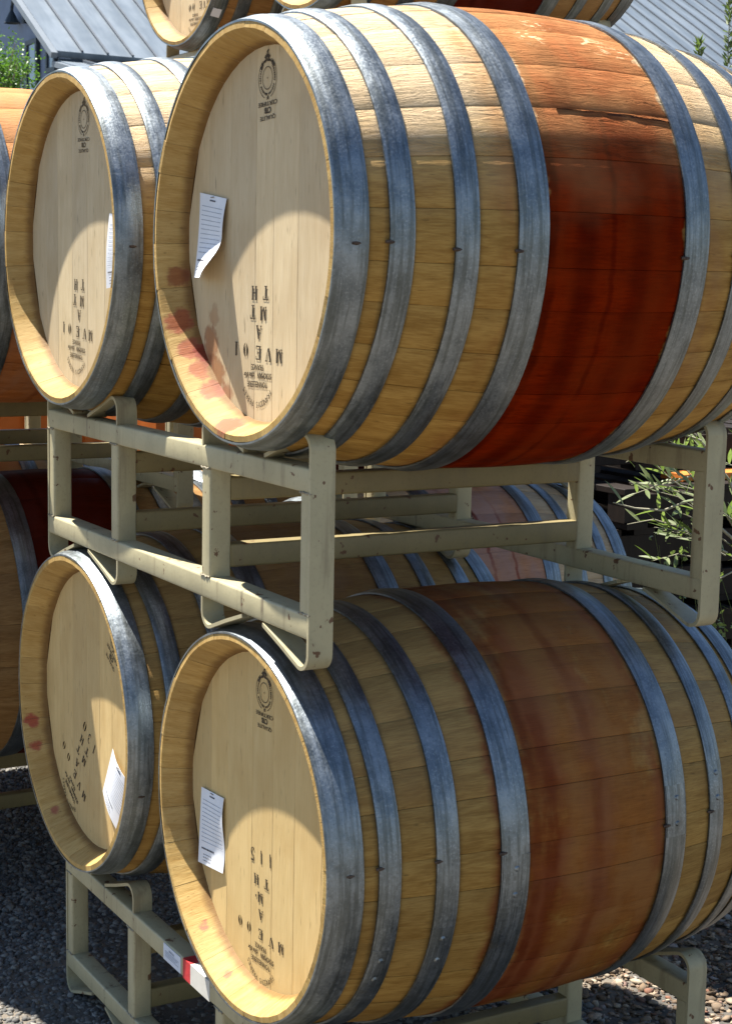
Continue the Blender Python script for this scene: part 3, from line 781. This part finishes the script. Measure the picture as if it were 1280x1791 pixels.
# ================================================================== barrels
LIGHT, DARK = (.46, .275, .072), (.27, .138, .026)
HEADL, HEADD = (.62, .51, .33), (.50, .385, .225)
E_STD = [t for h in STD_HOOPS[:6] for t in h if t > .03][:10]
R_ = dict(UR=(.306), )
# --- big front barrel, upper right
BL_UR = [((-.258, .024, -.135), .026, (.62, .18, .10), .85), ((-.222, .030, -.178), .024, (.66, .20, .12), .85), ((-.190, .030, -.205), .022, (.62, .18, .10), .8), ((-.150, .038, -.240), .024, (.60, .18, .10), .8), ((-.046, .02, -.290), .030, (.60, .20, .14), .85), ((-.275, .03, -.06), .022, (.45, .16, .08), .8), ((-.21, .046, -.180), .020, (.50, .10, .05), .9)]
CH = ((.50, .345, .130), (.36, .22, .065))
ch_ur = wood_mat('oak_chime_stained', *CH, blots=BL_UR, edges='croze', seed=30.1, sunlit_tone=0)
ch_x = wood_mat('oak_chime', *CH, edges='croze', seed=31.7, sunlit_tone=0)
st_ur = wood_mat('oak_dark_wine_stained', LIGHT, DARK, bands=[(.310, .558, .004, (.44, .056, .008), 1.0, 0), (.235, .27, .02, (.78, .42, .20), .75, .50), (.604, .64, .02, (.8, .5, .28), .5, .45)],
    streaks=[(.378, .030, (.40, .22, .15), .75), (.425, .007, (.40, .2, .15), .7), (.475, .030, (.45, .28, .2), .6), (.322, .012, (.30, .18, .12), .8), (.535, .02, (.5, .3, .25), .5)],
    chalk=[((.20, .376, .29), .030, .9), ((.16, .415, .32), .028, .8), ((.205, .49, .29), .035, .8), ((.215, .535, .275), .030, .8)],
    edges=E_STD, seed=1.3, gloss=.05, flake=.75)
hd_ur = wood_mat('oak_head_planks', HEADL, HEADD, kind='head', blots=[((-.178, .05, -.120), .020, (.62, .36, .20), .5), ((-.190, .05, -.165), .030, (.58, .31, .17), .8), ((-.165, .05, -.215), .036, (.55, .29, .15), .85), ((-.130, .05, -.250), .026, (.6, .26, .15), .7), ((-.20, .05, -.210), .030, (.58, .31, .17), .7)], seed=2.1)
UR = make_barrel('big oak barrel nearest the camera on the upper rack, its middle stained deep red brown', 'oak wine barrels', -.164, -.0478, .5741, .306, (st_ur, hd_ur, ch_ur), 11, joint=18.5, lap_az=200)
pr = Print(.0492)
G = [('H',-.0308,-.0837),('T',.0082,-.0833),('T',-.035,-.1125),('M',.0011,-.1141),('A',-.0135,-.1428),('1',-.0932,-.1704),('0',-.0593,-.1708),('E',-.015,-.1736),('V',.0188,-.1748),('M',.0551,-.1755)]
for ch, x, z in G: pr.glyph(ch, x, z, math.radians(180-1), .0200, .0185)
pr.maker(-.0182, -.2083, math.radians(181)); pr.medal(.0062, .2307, math.radians(2))
pr.build('stencil_print', M_INK, UR)
# long split opened along one stave of the stained middle
ck = MB()
pts = []; rng = random.Random(4)
for i in range(15):
    t = .352+.215*i/14; a = math.radians(30.6-.9*i/14+.13*math.sin(i*1.7)); r = prof(t, .306, .8684)+.0004
    pts.append((t, a, r))
for i in range(14):
    (t0, a0, q0), (t1, a1, q1) = pts[i], pts[i+1]
    w0 = .0009*math.sin(PI*i/14)**.5/RB+.0003; w1 = .0009*math.sin(PI*(i+1)/14)**.5/RB+.0003
    if 4 < i < 9: w0 *= 1.6; w1 *= 1.6
    f = lambda t, a, r: (r*math.cos(a), t, RB+r*math.sin(a))
    ck.add([f(t0, a0-w0, q0), f(t1, a1-w1, q1), f(t1, a1+w1, q1), f(t0, a0+w0, q0), f(t0, a0+w0*1.1, q0+.0012), f(t1, a1+w1*1.1, q1+.0012), f(t1, a1+w1*1.6, q1+.0003), f(t0, a0+w0*1.6, q0+.0003)],
           [(0, 1, 2, 3), (3, 2, 5, 4), (4, 5, 6, 7)])
link('split', mesh('split', ck.v, ck.f), flat_mat('split_wood', (.07, .022, .010), .9, .3, 60), UR)
# --- upper left front barrel
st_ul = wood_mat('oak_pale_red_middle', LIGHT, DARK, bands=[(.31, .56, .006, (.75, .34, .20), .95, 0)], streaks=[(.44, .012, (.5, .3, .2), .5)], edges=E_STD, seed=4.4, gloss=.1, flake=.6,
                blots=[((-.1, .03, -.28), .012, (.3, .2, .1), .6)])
hd_ul = wood_mat('oak_head_planks_pale', (.63, .525, .35), (.50, .40, .24), kind='head', seed=5.1)
UL = make_barrel('oak barrel left of the big one on the upper rack, note at right rim', 'oak wine barrels', -.9383, -.0523, .5772, .306, (st_ul, hd_ul, ch_x), 23, lap_az=160)
pr = Print(.0492)
G = [('H',-.0247,-.0825),('T',.0129,-.0827),('T',-.0309,-.1112),('M',.0087,-.1138),('A',-.007,-.1407),('1',-.094,-.1656),('0',-.0601,-.1678),('E',-.0159,-.1717),('V',.0213,-.1744),('M',.054,-.1771)]
for ch, x, z in G: pr.glyph(ch, x, z, math.radians(177), .0195, .018)
pr.maker(-.0240, -.2055, math.radians(177.5)); pr.medal(.0219, .2233, math.radians(-2))
pr.build('stencil_print', M_INK2, UL)
# --- lower right front barrel
LRH = [(-.0005, .055), (.079, .113), (.171, .208), (.279, .328), (.598, .643), (.700, .733), (.785, .815), (.828, .869)]
ch_lr = wood_mat('oak_chime_spotted', *CH, edges='croze', seed=32.3, sunlit_tone=0, blots=[((-.175, .03, -.245), .016, (.7, .22, .2), .8), ((-.165, .025, -.255), .012, (.7, .22, .2), .8), ((-.07, .03, -.292), .015, (.7, .22, .2), .7)])
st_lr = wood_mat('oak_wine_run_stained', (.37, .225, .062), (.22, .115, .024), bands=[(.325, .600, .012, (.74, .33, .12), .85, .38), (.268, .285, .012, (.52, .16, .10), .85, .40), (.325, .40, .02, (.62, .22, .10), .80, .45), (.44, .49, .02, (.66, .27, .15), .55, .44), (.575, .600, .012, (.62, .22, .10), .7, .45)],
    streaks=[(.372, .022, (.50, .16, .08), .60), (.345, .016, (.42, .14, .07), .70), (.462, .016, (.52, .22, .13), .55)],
    edges=[t for h in LRH[:6] for t in h if t > .03][:10], seed=7.7, gloss=.12, flake=.15, sunlit_tone=.12)
hd_lr = wood_mat('oak_head_planks_golden', (.64, .48, .23), (.54, .38, .16), kind='head', seed=8.2)
LR = make_barrel('oak barrel low at the right front, numbered 115, blotchy wine runs over its middle', 'oak wine barrels', -.2506, .0019, -.365, .3114, (st_lr, hd_lr, ch_lr), 37, hoops=LRH, joint=4.5, nail_az=3.5, lap_az=-48)
pr = Print(.0492)
G = [('5',-.0317,-.065),('1',.0003,-.0615),('1',.0328,-.0574)]
for ch, x, z in G: pr.glyph('I' if ch == '1' else ch, x, z, math.radians(183), .0215, .017)
G = [('H',-.0171,-.1036),('T',.0202,-.1012),('M',-.0009,-.1312),('.',-.0183,-.1321),('A',.0016,-.1601),('0',-.0768,-.1956),('0',-.0431,-.1949),('E',.0005,-.1933),('V',.0394,-.1926),('M',.0749,-.1902)]
for ch, x, z in G: pr.glyph(ch, x, z, math.radians(182), .0165, .0165)
pr.maker(.0013, -.2285, math.radians(182)); pr.medal(.0049, .2163, math.radians(2))
pr.build('stencil_print', M_INK, LR)
# --- lower left front barrel
ch_ll = wood_mat('oak_chime_splashed', *CH, edges='croze', seed=33.9, sunlit_tone=0, blots=[((-.285, .02, -.09), .020, (.65, .12, .10), .85), ((-.262, .02, -.14), .016, (.65, .12, .10), .8), ((-.155, .025, -.255), .014, (.65, .2, .16), .8)])
st_ll = wood_mat('oak_plain_golden', (.40, .245, .07), (.25, .135, .032), bands=[(.30, .57, .02, (.8, .5, .35), .5, .4)], edges=E_STD, seed=10.1, flake=.15, sunlit_tone=.1)
hd_ll = wood_mat('oak_head_planks_warm', (.62, .46, .22), (.50, .35, .15), kind='head', seed=11.4)
LL = make_barrel('oak barrel low at the left front, numbered 130 in slanting lettering', 'oak wine barrels', -.974, -.0178, -.3473, .3114, (st_ll, hd_ll, ch_ll), 51, nail_az=-16, lap_az=150)
for ch in LL.children:
    if ch.name.startswith('head_board'): pass
pr = Print(.0492); A = math.radians(148)
G = [('0',-.045,-.0463),('3',-.0186,-.065),('I',.0075,-.0804)]
for ch, x, z in G: pr.glyph(ch, x, z, A, .0215, .018)
G = [('H',-.062,-.079),('T',-.0333,-.0962),('T',-.0824,-.1038),('M',-.0501,-.1209),('A',-.101,-.1500),('0',-.1687,-.117),('0',-.1415,-.1353),('E',-.104,-.1620),('V',-.0790,-.1789),('M',-.051,-.1949)]
G = [g_ for g_ in G if g_[0] != 'A']+[('A', -.0900, -.1360)]
for ch, x, z in G: pr.glyph(ch, x, z, A, .0175, .0165)
pr.maker(-.126, -.196, A, .95); pr.medal(.128, .166, math.radians(-32))
pr.build('stencil_print', M_INK, LL)

# --- the neighbouring stack and the stack behind
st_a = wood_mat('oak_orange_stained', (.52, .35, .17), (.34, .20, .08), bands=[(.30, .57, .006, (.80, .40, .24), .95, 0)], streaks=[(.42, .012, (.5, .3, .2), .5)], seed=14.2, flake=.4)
st_b = wood_mat('oak_dark_maroon_stained', (.36, .21, .08), (.22, .11, .035), bands=[(.30, .57, .006, (.26, .05, .035), 1.0, 0)], streaks=[(.36, .012, (.4, .3, .3), .5)], seed=15.9, gloss=.2, sunlit_tone=0)
st_c = wood_mat('oak_pink_stained', (.50, .38, .24), (.36, .25, .14), bands=[(.28, .59, .01, (.92, .60, .55), .9, 0)], streaks=[(.40, .008, (.5, .14, .12), .8), (.47, .007, (.5, .14, .12), .7), (.345, .012, (.4, .3, .28), .6)], seed=17.0, sunlit_tone=0,
                blots=[((.22, .36, .285), .045, (.05, .02, .02), .95)])
hd_x = wood_mat('oak_head_planks_back', HEADL, HEADD, kind='head', seed=19.0)
def bg(label, x, y0, z, stv, seed, Re=.306): return make_barrel(label, 'oak wine barrels', x, y0, z, Re, (stv, hd_x, ch_x), seed, hero=False)
N1 = bg('orange stained barrel cut by the left edge, on the upper rack of the neighbouring stack', -1.70, -.305, .574, st_a, 61)
N2 = bg('dark maroon stained barrel cut by the left edge, low in the neighbouring stack', -1.93, -.175, -.335, st_b, 62)
def bgcopy(src, label, x, y0, z):
    c = copy_tree(src); c.location = (x, y0, z-RB); tag(c, label); return c
bgcopy(N1, 'farther barrel on the upper rack of the left neighbouring stack, behind the orange stained one', -2.47, -.30, .574)
bgcopy(N1, 'farther low barrel of the left neighbouring stack, behind the maroon one', -2.65, -.18, -.335)
P1 = bg('pink streaked barrel seen through the gap beside the olive sprig, low in the stack behind', -1.68, .855, -.365, st_c, 63)
P2 = bg('dark stained barrel topmost in the stack behind, above the big front barrel', -1.675, .85, 1.487, st_b, 64)
P3 = bgcopy(P2, 'topmost barrel left in the stack behind, small white tag on its front hoop', -2.45, .85, 1.485)
for src, lab, x, z in ((N1, 'barrel behind the big front barrel, middle tier of the stack behind', -1.68, .575), (N1, 'barrel at the far end of the middle tier of the stack behind', -2.45, .575), (P2, 'farther low barrel of the stack behind, dark stained', -2.45, -.365)):
    bgcopy(src, lab, x, .852, z)
pr = Print(.0492)
for ch, x, z in (('0', -.030, -.196), ('0', -.005, -.196), ('E', .045, -.197), ('V', .070, -.198), ('M', .098, -.199)): pr.glyph(ch, x-.0, z, math.radians(178), .020, .0175)
pr.maker(.0065, -.232, math.radians(178), .95); pr.build('stencil_print', M_INK2, P3)
tp = MB(); a = math.radians(-52); r = prof(.02, .306, .8684)+.0065
for da, t in ((0, .012), (0, .036), (.09, .036), (.09, .012)):
    rr = prof(t, .306, .8684)+.0068; tp.v.append((rr*math.cos(a+da), t, RB+rr*math.sin(a+da)))
tp.f.append((0, 1, 2, 3)); tp.v += [tuple(Vector(v)+Vector((-.001, 0, .001))) for v in tp.v]; tp.f += [(7, 6, 5, 4)]
link('hoop_tag', mesh('hoop_tag', tp.v, tp.f), M_LABEL, P3)

# ================================================================== paper notes
sm = lambda a, b, x: max(0, min(1, (x-a)/(b-a)))**2*(3-2*max(0, min(1, (x-a)/(b-a))))
def off(b): return (b.location.x, b.location.y, b.location.z)
note('curling paper note with its lower corner peeling, on the head of the big upper barrel', [(-.226, .073), (-.126, .060), (-.138, -.062), (-.226, -.062)],
     lambda u, v: .0012+.010*v*v+.034*u*sm(.45, 1.0, v)**1.2+.004*math.sin(v*5)*u, off(UR), 11, 1)
note('white paper note on the golden head of the barrel numbered 115', [(-.231, -.006), (-.139, -.001), (-.141, -.135), (-.230, -.141)],
     lambda u, v: .0012+.003*math.sin(v*PI*2)*u+.006*v*(1-u), off(LR), 11, 2)
note('narrow white sliver of paper note at the right rim of the upper left head', [(.161, .047), (.232, .040), (.226, -.080), (.144, -.088)],
     lambda u, v: .0012+.003*(1-u)*math.sin(v*PI), off(UL), 11, 3)
note('slanting diamond shaped paper note on the head of the barrel numbered 130', [(.118, -.050), (.212, -.098), (.160, -.215), (.064, -.150)],
     lambda u, v: .0012+.006*math.sin(u*PI), off(LL), 11, 4)

# ================================================================== things behind the racks
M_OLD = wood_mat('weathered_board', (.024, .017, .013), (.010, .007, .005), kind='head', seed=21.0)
M_ORW = flat_mat('orange_painted_board', (.55, .17, .03), .6, .25, 14)
def pallet(label, loc, rz):
    root = empty('timber_pallet', loc, rz); tag(root, label, 'pallet', 'weathered pallets stacked behind the racks')
    rng = random.Random(int(loc[2]*100)+7)
    bd = mesh('deck_board', MB().rbox((0, -.045, 0), (1.2, .045, .022), .002, 0, 1).v, MB().rbox((0, -.045, 0), (1.2, .045, .022), .002, 0, 1).f)
    rn = mesh('runner', MB().rbox((-.045, 0, 0), (.045, 1.1, .095), .002, 1, 1).v, MB().rbox((-.045, 0, 0), (.045, 1.1, .095), .002, 1, 1).f)
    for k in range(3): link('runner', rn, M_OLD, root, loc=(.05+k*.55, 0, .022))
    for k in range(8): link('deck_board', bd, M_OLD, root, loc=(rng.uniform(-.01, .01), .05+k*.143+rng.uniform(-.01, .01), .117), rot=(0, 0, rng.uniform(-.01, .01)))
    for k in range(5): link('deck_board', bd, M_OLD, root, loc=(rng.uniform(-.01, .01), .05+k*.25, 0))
    return root
lv = ['lowest', 'second', 'third', 'fourth', 'fifth', 'sixth', 'topmost']
first = None
for c, (x0, y0) in enumerate(((-3.45, 2.35), (-3.40, 3.6))):
    for k in range(7):
        rr_ = random.Random(c*10+k)
        lab = '%s weathered pallet in the %s dark stack behind the olive sprig' % (lv[k], 'nearer' if c == 0 else 'farther')
        lc = (x0+rr_.uniform(-.05, .05), y0+rr_.uniform(-.03, .03), GZ+.005+k*.143+(.027 if c == 0 and k == 6 else 0))
        if c == 0 and k == 6: lc = (x0-.21, y0, lc[2])
        if first is None: first = pallet(lab, lc, 0)
        else:
            q_ = copy_tree(first); q_.location = lc; q_.rotation_euler = (0, 0, rr_.uniform(-.03, .03)); tag(q_, lab)
# added dark timber shed, made up to keep the gap in shade
shed = empty('added_shade_shed', (-5.2, 2.0, GZ)); tag(shed, 'added low dark timber shed wall shading the gap behind the pallet stacks', 'shed')
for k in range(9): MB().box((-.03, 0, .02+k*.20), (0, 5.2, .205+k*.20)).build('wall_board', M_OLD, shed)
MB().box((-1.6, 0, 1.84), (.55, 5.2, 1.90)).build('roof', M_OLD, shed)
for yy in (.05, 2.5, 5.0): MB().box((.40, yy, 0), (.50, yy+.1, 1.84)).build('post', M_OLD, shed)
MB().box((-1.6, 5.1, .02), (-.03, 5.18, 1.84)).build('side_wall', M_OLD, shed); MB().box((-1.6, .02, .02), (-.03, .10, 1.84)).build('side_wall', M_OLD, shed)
# orange painted boards and orange bins glimpsed through the gaps
ob = empty('orange_board', (-2.42, 2.70, GZ+6*.143+.004)); tag(ob, 'long orange board sandwiched under the topmost pallet at the right edge', 'board')
MB().rbox((-.02, 0, 0), (.10, .74, .024), .003, 1).build('plank', M_ORW, ob)
M_BIN = flat_mat('orange_plastic', (.40, .105, .012), .5, .12, 6)
def bin_(label, loc):
    r_ = empty('picking_bin', loc); tag(r_, label, 'bin', 'orange picking bins beyond the racks')
    m = MB()
    for a, b in (((0, 0, 0), (.04, 1.1, .55)), ((1.06, 0, 0), (1.1, 1.1, .55)), ((.04, 0, 0), (1.06, .04, .55)), ((.04, 1.06, 0), (1.06, 1.1, .55)), ((.04, .04, .02), (1.06, 1.06, .06))): m.box(a, b)
    m.build('body', M_BIN, r_)
    rb_ = MB()
    for k in range(5): rb_.box((1.101, .06+k*.235, .05), (1.13, .10+k*.235, .50))
    rb_.box((1.101, 0, .50), (1.14, 1.1, .55)); rb_.build('ribs', M_BIN, r_)
    return r_
b0 = bin_('lower orange picking bin far left, seen through the rack', (-5.2, .15, GZ+.01))
for lab, lc in (('upper orange picking bin far left, seen through the rack', (-5.2, .16, GZ+.58)), ('lower orange picking bin beyond the pillar of the left rack', (-5.25, 1.5, GZ+.01)), ('upper orange picking bin beyond the pillar of the left rack', (-5.22, 1.48, GZ+.58))):
    c_ = copy_tree(b0); c_.location = lc; tag(c_, lab)

# ================================================================== plants
def leaf_mat(name, c0, c1):
    N = NT(name); r_ = N.rnd(); co = N.obj()
    c = N.mix(r_, c0, c1); c = N.mix(N.mr(N.noise(co, 60, 2), .4, .7, 0, .3), c, tuple(k*.6 for k in c0))
    N.out(c, .45, None, spec=.4); N.b.inputs['Transmission Weight'].default_value = 0
    tr = N.new('ShaderNodeBsdfTranslucent'); N.put(tr.inputs[0], N.mix(1.0, c, (1.0, 1.25, .5), 'MULTIPLY'))
    mx = N.new('ShaderNodeMixShader'); mx.inputs[0].default_value = .35
    N.t.links.new(N.b.outputs[0], mx.inputs[1]); N.t.links.new(tr.outputs[0], mx.inputs[2])
    N.t.links.new(mx.outputs[0], N.n['Material Output'].inputs[0]); return N.m
M_OLIVE = leaf_mat('olive_leaf', (.13, .17, .06), (.30, .34, .18)); M_TWIG = flat_mat('olive_twig', (.30, .28, .20), .8, .2, 60)
M_WEED = leaf_mat('weed_green', (.18, .23, .07), (.32, .34, .16)); M_GREEN = leaf_mat('bright_leaf', (.07, .15, .02), (.15, .26, .05))
def leaf_me(L_=.058, w_=.011, fold=.25, name='leaf'):
    vs = []; fs = []; n = 6
    for i in range(n+1):
        s = i/n; wd = w_*math.sin(PI*s**.85)**.8*.5 if 0 < s < 1 else .0004; z = -.10*L_*s*s
        vs += [(-wd, s*L_, z+wd*fold), (0, s*L_, z), (wd, s*L_, z+wd*fold)]
    for i in range(n):
        for k in range(2): a = i*3+k; fs.append((a, a+1, a+4, a+3))
    return mesh(name, vs, fs, smooth=True)
def mat_dir(d, rollv, rng):
    d = d.normalized(); x = d.cross(Vector((rng.uniform(-.4, .4), rng.uniform(-.4, .4), 1))).normalized(); z = x.cross(d)
    M = Matrix((x, d, z)).transposed(); return (M @ Matrix.Rotation(rollv, 3, 'Y')).to_euler()
olive = empty('olive_shrub', (-.62, 1.62, GZ)); tag(olive, 'young olive shrub with narrow silvery leaves between the racks and the dark pallets', 'shrub')
LEAVES = [leaf_me(.052, .0092), leaf_me(.042, .0080), leaf_me(.062, .0102, .4)]
rng = random.Random(77)
tw = MB(); leafspots = []
def branch(p, d, L_, r, n, droop, dens, side=True):
    pts = [Vector(p)]; d = Vector(d).normalized()
    for i in range(n):
        d = (d+Vector((rng.uniform(-.12, .12), rng.uniform(-.12, .12), rng.uniform(-.08, .08)-droop))).normalized(); pts.append(pts[-1]+d*L_/n)
    tw.tube(pts, [r*(1-.75*i/n) for i in range(n+1)], 5)
    for i in range(1, n+1):
        a = pts[i-1]; b = pts[i]; dd = (b-a).normalized(); sp = L_/n
        for k in range(max(1, int(dens*sp/.028))):
            pp = a.lerp(b, (k+.5)/max(1, int(dens*sp/.028)))
            base = dd.cross(Vector((0, 0, 1))).normalized(); base.rotate(Matrix.Rotation(rng.uniform(0, PI), 3, dd))
            for sg in (-1, 1): leafspots.append((pp, (dd*.75+sg*base*.9).normalized()))
    return pts
trunk = branch((0, 0, 0), (.05, .0, 1), 1.0, .016, 6, 0, 0)
def P0(px, py, dist): 
    v = fwd+rgt*((px-640)/2891.87)-up*((py-895.5)/2891.87); return CAM+v.normalized()*dist-olive.location
def toward(a, b): return (b-a)
def guided(pxs, r, dens):
    pts = [P0(*q_) for q_ in pxs]; fine = []
    for i in range(len(pts)-1):
        for k in range(3): fine.append(pts[i].lerp(pts[i+1], k/3))
    fine.append(pts[-1])
    tw.tube(fine, [r*(1-.7*i/len(fine)) for i in range(len(fine))], 5)
    acc = 0
    for i in range(len(fine)-1):
        a, b = fine[i], fine[i+1]; dd = (b-a).normalized(); L_ = (b-a).length; m = max(1, round(L_/.017*dens))
        for k in range(m):
            if rng.random() > dens: continue
            base = dd.cross(Vector((0, 0, 1))).normalized(); base.rotate(Matrix.Rotation(rng.uniform(-.9, .9), 3, dd)); pp = a.lerp(b, (k+.5)/m)
            for sg in (-1, 1):
                if rng.random() < .8: leafspots.append((pp, (dd*.6+sg*base*.8+Vector((0, 0, .35))).normalized()))
    return pts
# limbs growing out of the trunk into the gaps of the rack
guided([(1330, 1010, 3.6), (1290, 950, 3.55), (1205, 875, 3.45), (1160, 893, 3.4), (1110, 889, 3.35), (1072, 879, 3.3)], .0042, .75)
guided([(1330, 1000, 3.6), (1270, 900, 3.55), (1215, 830, 3.5), (1175, 845, 3.45), (1140, 850, 3.4)], .0035, 1.0)
guided([(1330, 1000, 3.6), (1275, 840, 3.6), (1225, 770, 3.55), (1180, 755, 3.5), (1150, 760, 3.5)], .004, 1.0)
guided([(1330, 900, 3.7), (1290, 750, 3.7), (1270, 700, 3.7), (1262, 640, 3.7)], .0035, .9)
guided([(1225, 830, 3.5), (1190, 800, 3.5), (1165, 790, 3.5)], .0025, 1.0)
guided([(1330, 1010, 3.6), (1300, 990, 3.6), (1262, 1010, 3.55), (1230, 1030, 3.5)], .003, .7)
guided([(1240, 880, 3.5), (1215, 840, 3.45), (1195, 815, 3.45), (1180, 800, 3.45)], .0022, 1.0)
guided([(1225, 860, 3.5), (1190, 850, 3.42), (1170, 835, 3.4), (1150, 815, 3.4)], .0022, 1.0)
guided([(1240, 790, 3.6), (1200, 790, 3.55), (1170, 770, 3.5), (1120, 772, 3.5)], .0022, 1.0)
rg = random.Random(91)
for k in range(16):
    x0, y0 = rg.uniform(1135, 1290), rg.uniform(730, 1000); dd_ = rg.uniform(3.4, 3.75); L_ = rg.uniform(60, 110); an = rg.uniform(2.2, 3.9)
    guided([(x0+20, y0+30, dd_+.05), (x0+L_*.5*math.cos(an), y0-L_*.4*math.sin(an), dd_), (x0+L_*math.cos(an), y0-L_*.75*math.sin(an), dd_-.05)], .0018, 1.0)
# trunk joins
tw.tube([(0, 0, .6), P0(1330, 1010, 3.6), P0(1330, 900, 3.7), P0(1310, 750, 3.75)], [.014, .010, .009, .007], 6)
tw.build('stem', M_TWIG, olive, angle=80)
rng.shuffle(leafspots)
for i, (p, d) in enumerate(leafspots[:299]):
    link('leaf', LEAVES[i % 3], M_OLIVE, olive, loc=p, rot=mat_dir(d, rng.uniform(-.8, .8), rng))
# taller shrub farther back whose shoots stand against the roof, top right
sv = (fwd+rgt*((1262-640)/2891.87)-up*((100-895.5)/2891.87)).normalized(); sp = CAM+sv*7.2
shr = empty('tall_shrub', (sp.x, sp.y, GZ)); tag(shr, 'leafy shrub shoots rising against the metal roof at the top right', 'shrub')
rng = random.Random(31); cn = MB(); fm = MB(); top = sp.z-GZ
for (dx, hh, lean) in ((-.075, .06, -.03), (-.03, -.06, .0), (.03, .26, -.01), (.09, .30, .02), (.14, .2, .05), (.0, -.12, .03)):
    b0_ = Vector((dx*.4, rng.uniform(-.05, .05), 0)); pts = [b0_.lerp(Vector((dx*rgt.x+lean, dx*rgt.y, top+hh)), k/12) for k in range(13)]
    cn.tube(pts, [.010*(1-.07*k) for k in range(13)], 5)
    for k in range(330):
        t_ = 1-rng.random()**1.5*.45; p = pts[0].lerp(pts[-1], t_)
        d = Vector((rng.uniform(-1, 1), rng.uniform(-1, 1), rng.uniform(.2, 1.5))).normalized()*rng.uniform(.028, .05); s_ = d.cross(Vector((rng.uniform(-1, 1), rng.uniform(-1, 1), rng.uniform(-1, 1)))).normalized()*.0055
        fm.add([p, p+d*.5+s_, p+d, p+d*.5-s_], [(0, 1, 2, 3)])
cn.build('stem', M_TWIG, shr, angle=80); link('foliage', mesh('foliage', fm.v, fm.f), M_OLIVE, shr)
# fine weeds in the gap
wd = MB(); rng = random.Random(5)
for i in range(260):
    x, y = rng.uniform(-1.45, -.35), rng.uniform(1.75, 2.9); z0 = GZ; h = rng.uniform(.35, .95)
    d = Vector((rng.uniform(-.15, .15), rng.uniform(-.15, .15), 1)); p = Vector((x, y, z0)); pts = [p]
    for k in range(6): d = (d+Vector((rng.uniform(-.1, .1), rng.uniform(-.1, .1), 0))).normalized(); pts.append(pts[-1]+d*h/6)
    wd.tube(pts, [.0022*(1-.12*k) for k in range(7)], 3, False)
    for k in range(2, 7):
        for s_ in range(5):
            b = pts[k]+Vector((rng.uniform(-.02, .02), rng.uniform(-.02, .02), rng.uniform(-.05, .02))); e = b+Vector((rng.uniform(-.02, .02), rng.uniform(-.02, .02), rng.uniform(-.005, .014)))
            n_ = Vector((rng.uniform(-1, 1), rng.uniform(-1, 1), rng.uniform(-1, 1))).normalized()*.0065
            wd.add([b, (b+e)/2+n_, e, (b+e)/2-n_], [(0, 1, 2, 3)])
link('wild_weeds', mesh('wild_weeds', wd.v, wd.f), M_WEED); tag(bpy.data.objects['wild_weeds'], 'thin straggly weeds growing behind the racks', 'weeds', None, 'stuff')
# small tree in front of the barn, far left
v = (fwd+rgt*((8-640)/2891.87)-up*((105-895.5)/2891.87)).normalized(); tc = CAM+v*13.0
tree = empty('small_tree', (tc.x, tc.y, GZ)); tag(tree, 'small bright green tree in front of the barn gable, top left', 'tree')
th_ = tc.z-GZ; rng = random.Random(8); tr = MB()
tr.tube([(0, 0, 0), (.02, .02, th_*.5), (0, 0, th_-.15)], [.05, .04, .02], 7)
cl = MB()
for k in range(16):
    a = rng.uniform(0, 6.28); r_ = rng.uniform(.05, .30); b = Vector((0, 0, th_-.55+rng.uniform(0, .4))); e = b+Vector((r_*math.cos(a), r_*math.sin(a), rng.uniform(.10, .38)))
    tr.tube([b, (b+e)/2+Vector((0, 0, .03)), e], [.010, .007, .003], 4)
    for j in range(230):
        t_ = rng.random()**.6; p = b.lerp(e, t_)+Vector((rng.gauss(0, .05), rng.gauss(0, .05), rng.gauss(0, .055)))
        d = Vector((rng.uniform(-1, 1), rng.uniform(-1, 1), rng.uniform(-.6, 1))).normalized()*rng.uniform(.018, .034); s_ = d.cross(Vector((rng.uniform(-1, 1), rng.uniform(-1, 1), rng.uniform(-1, 1)))).normalized()*.008
        cl.add([p, p+d*.5+s_, p+d, p+d*.5-s_], [(0, 1, 2, 3)])
tr.build('trunk', M_TWIG, tree, angle=80); link('crown', mesh('crown', cl.v, cl.f), M_GREEN, tree)
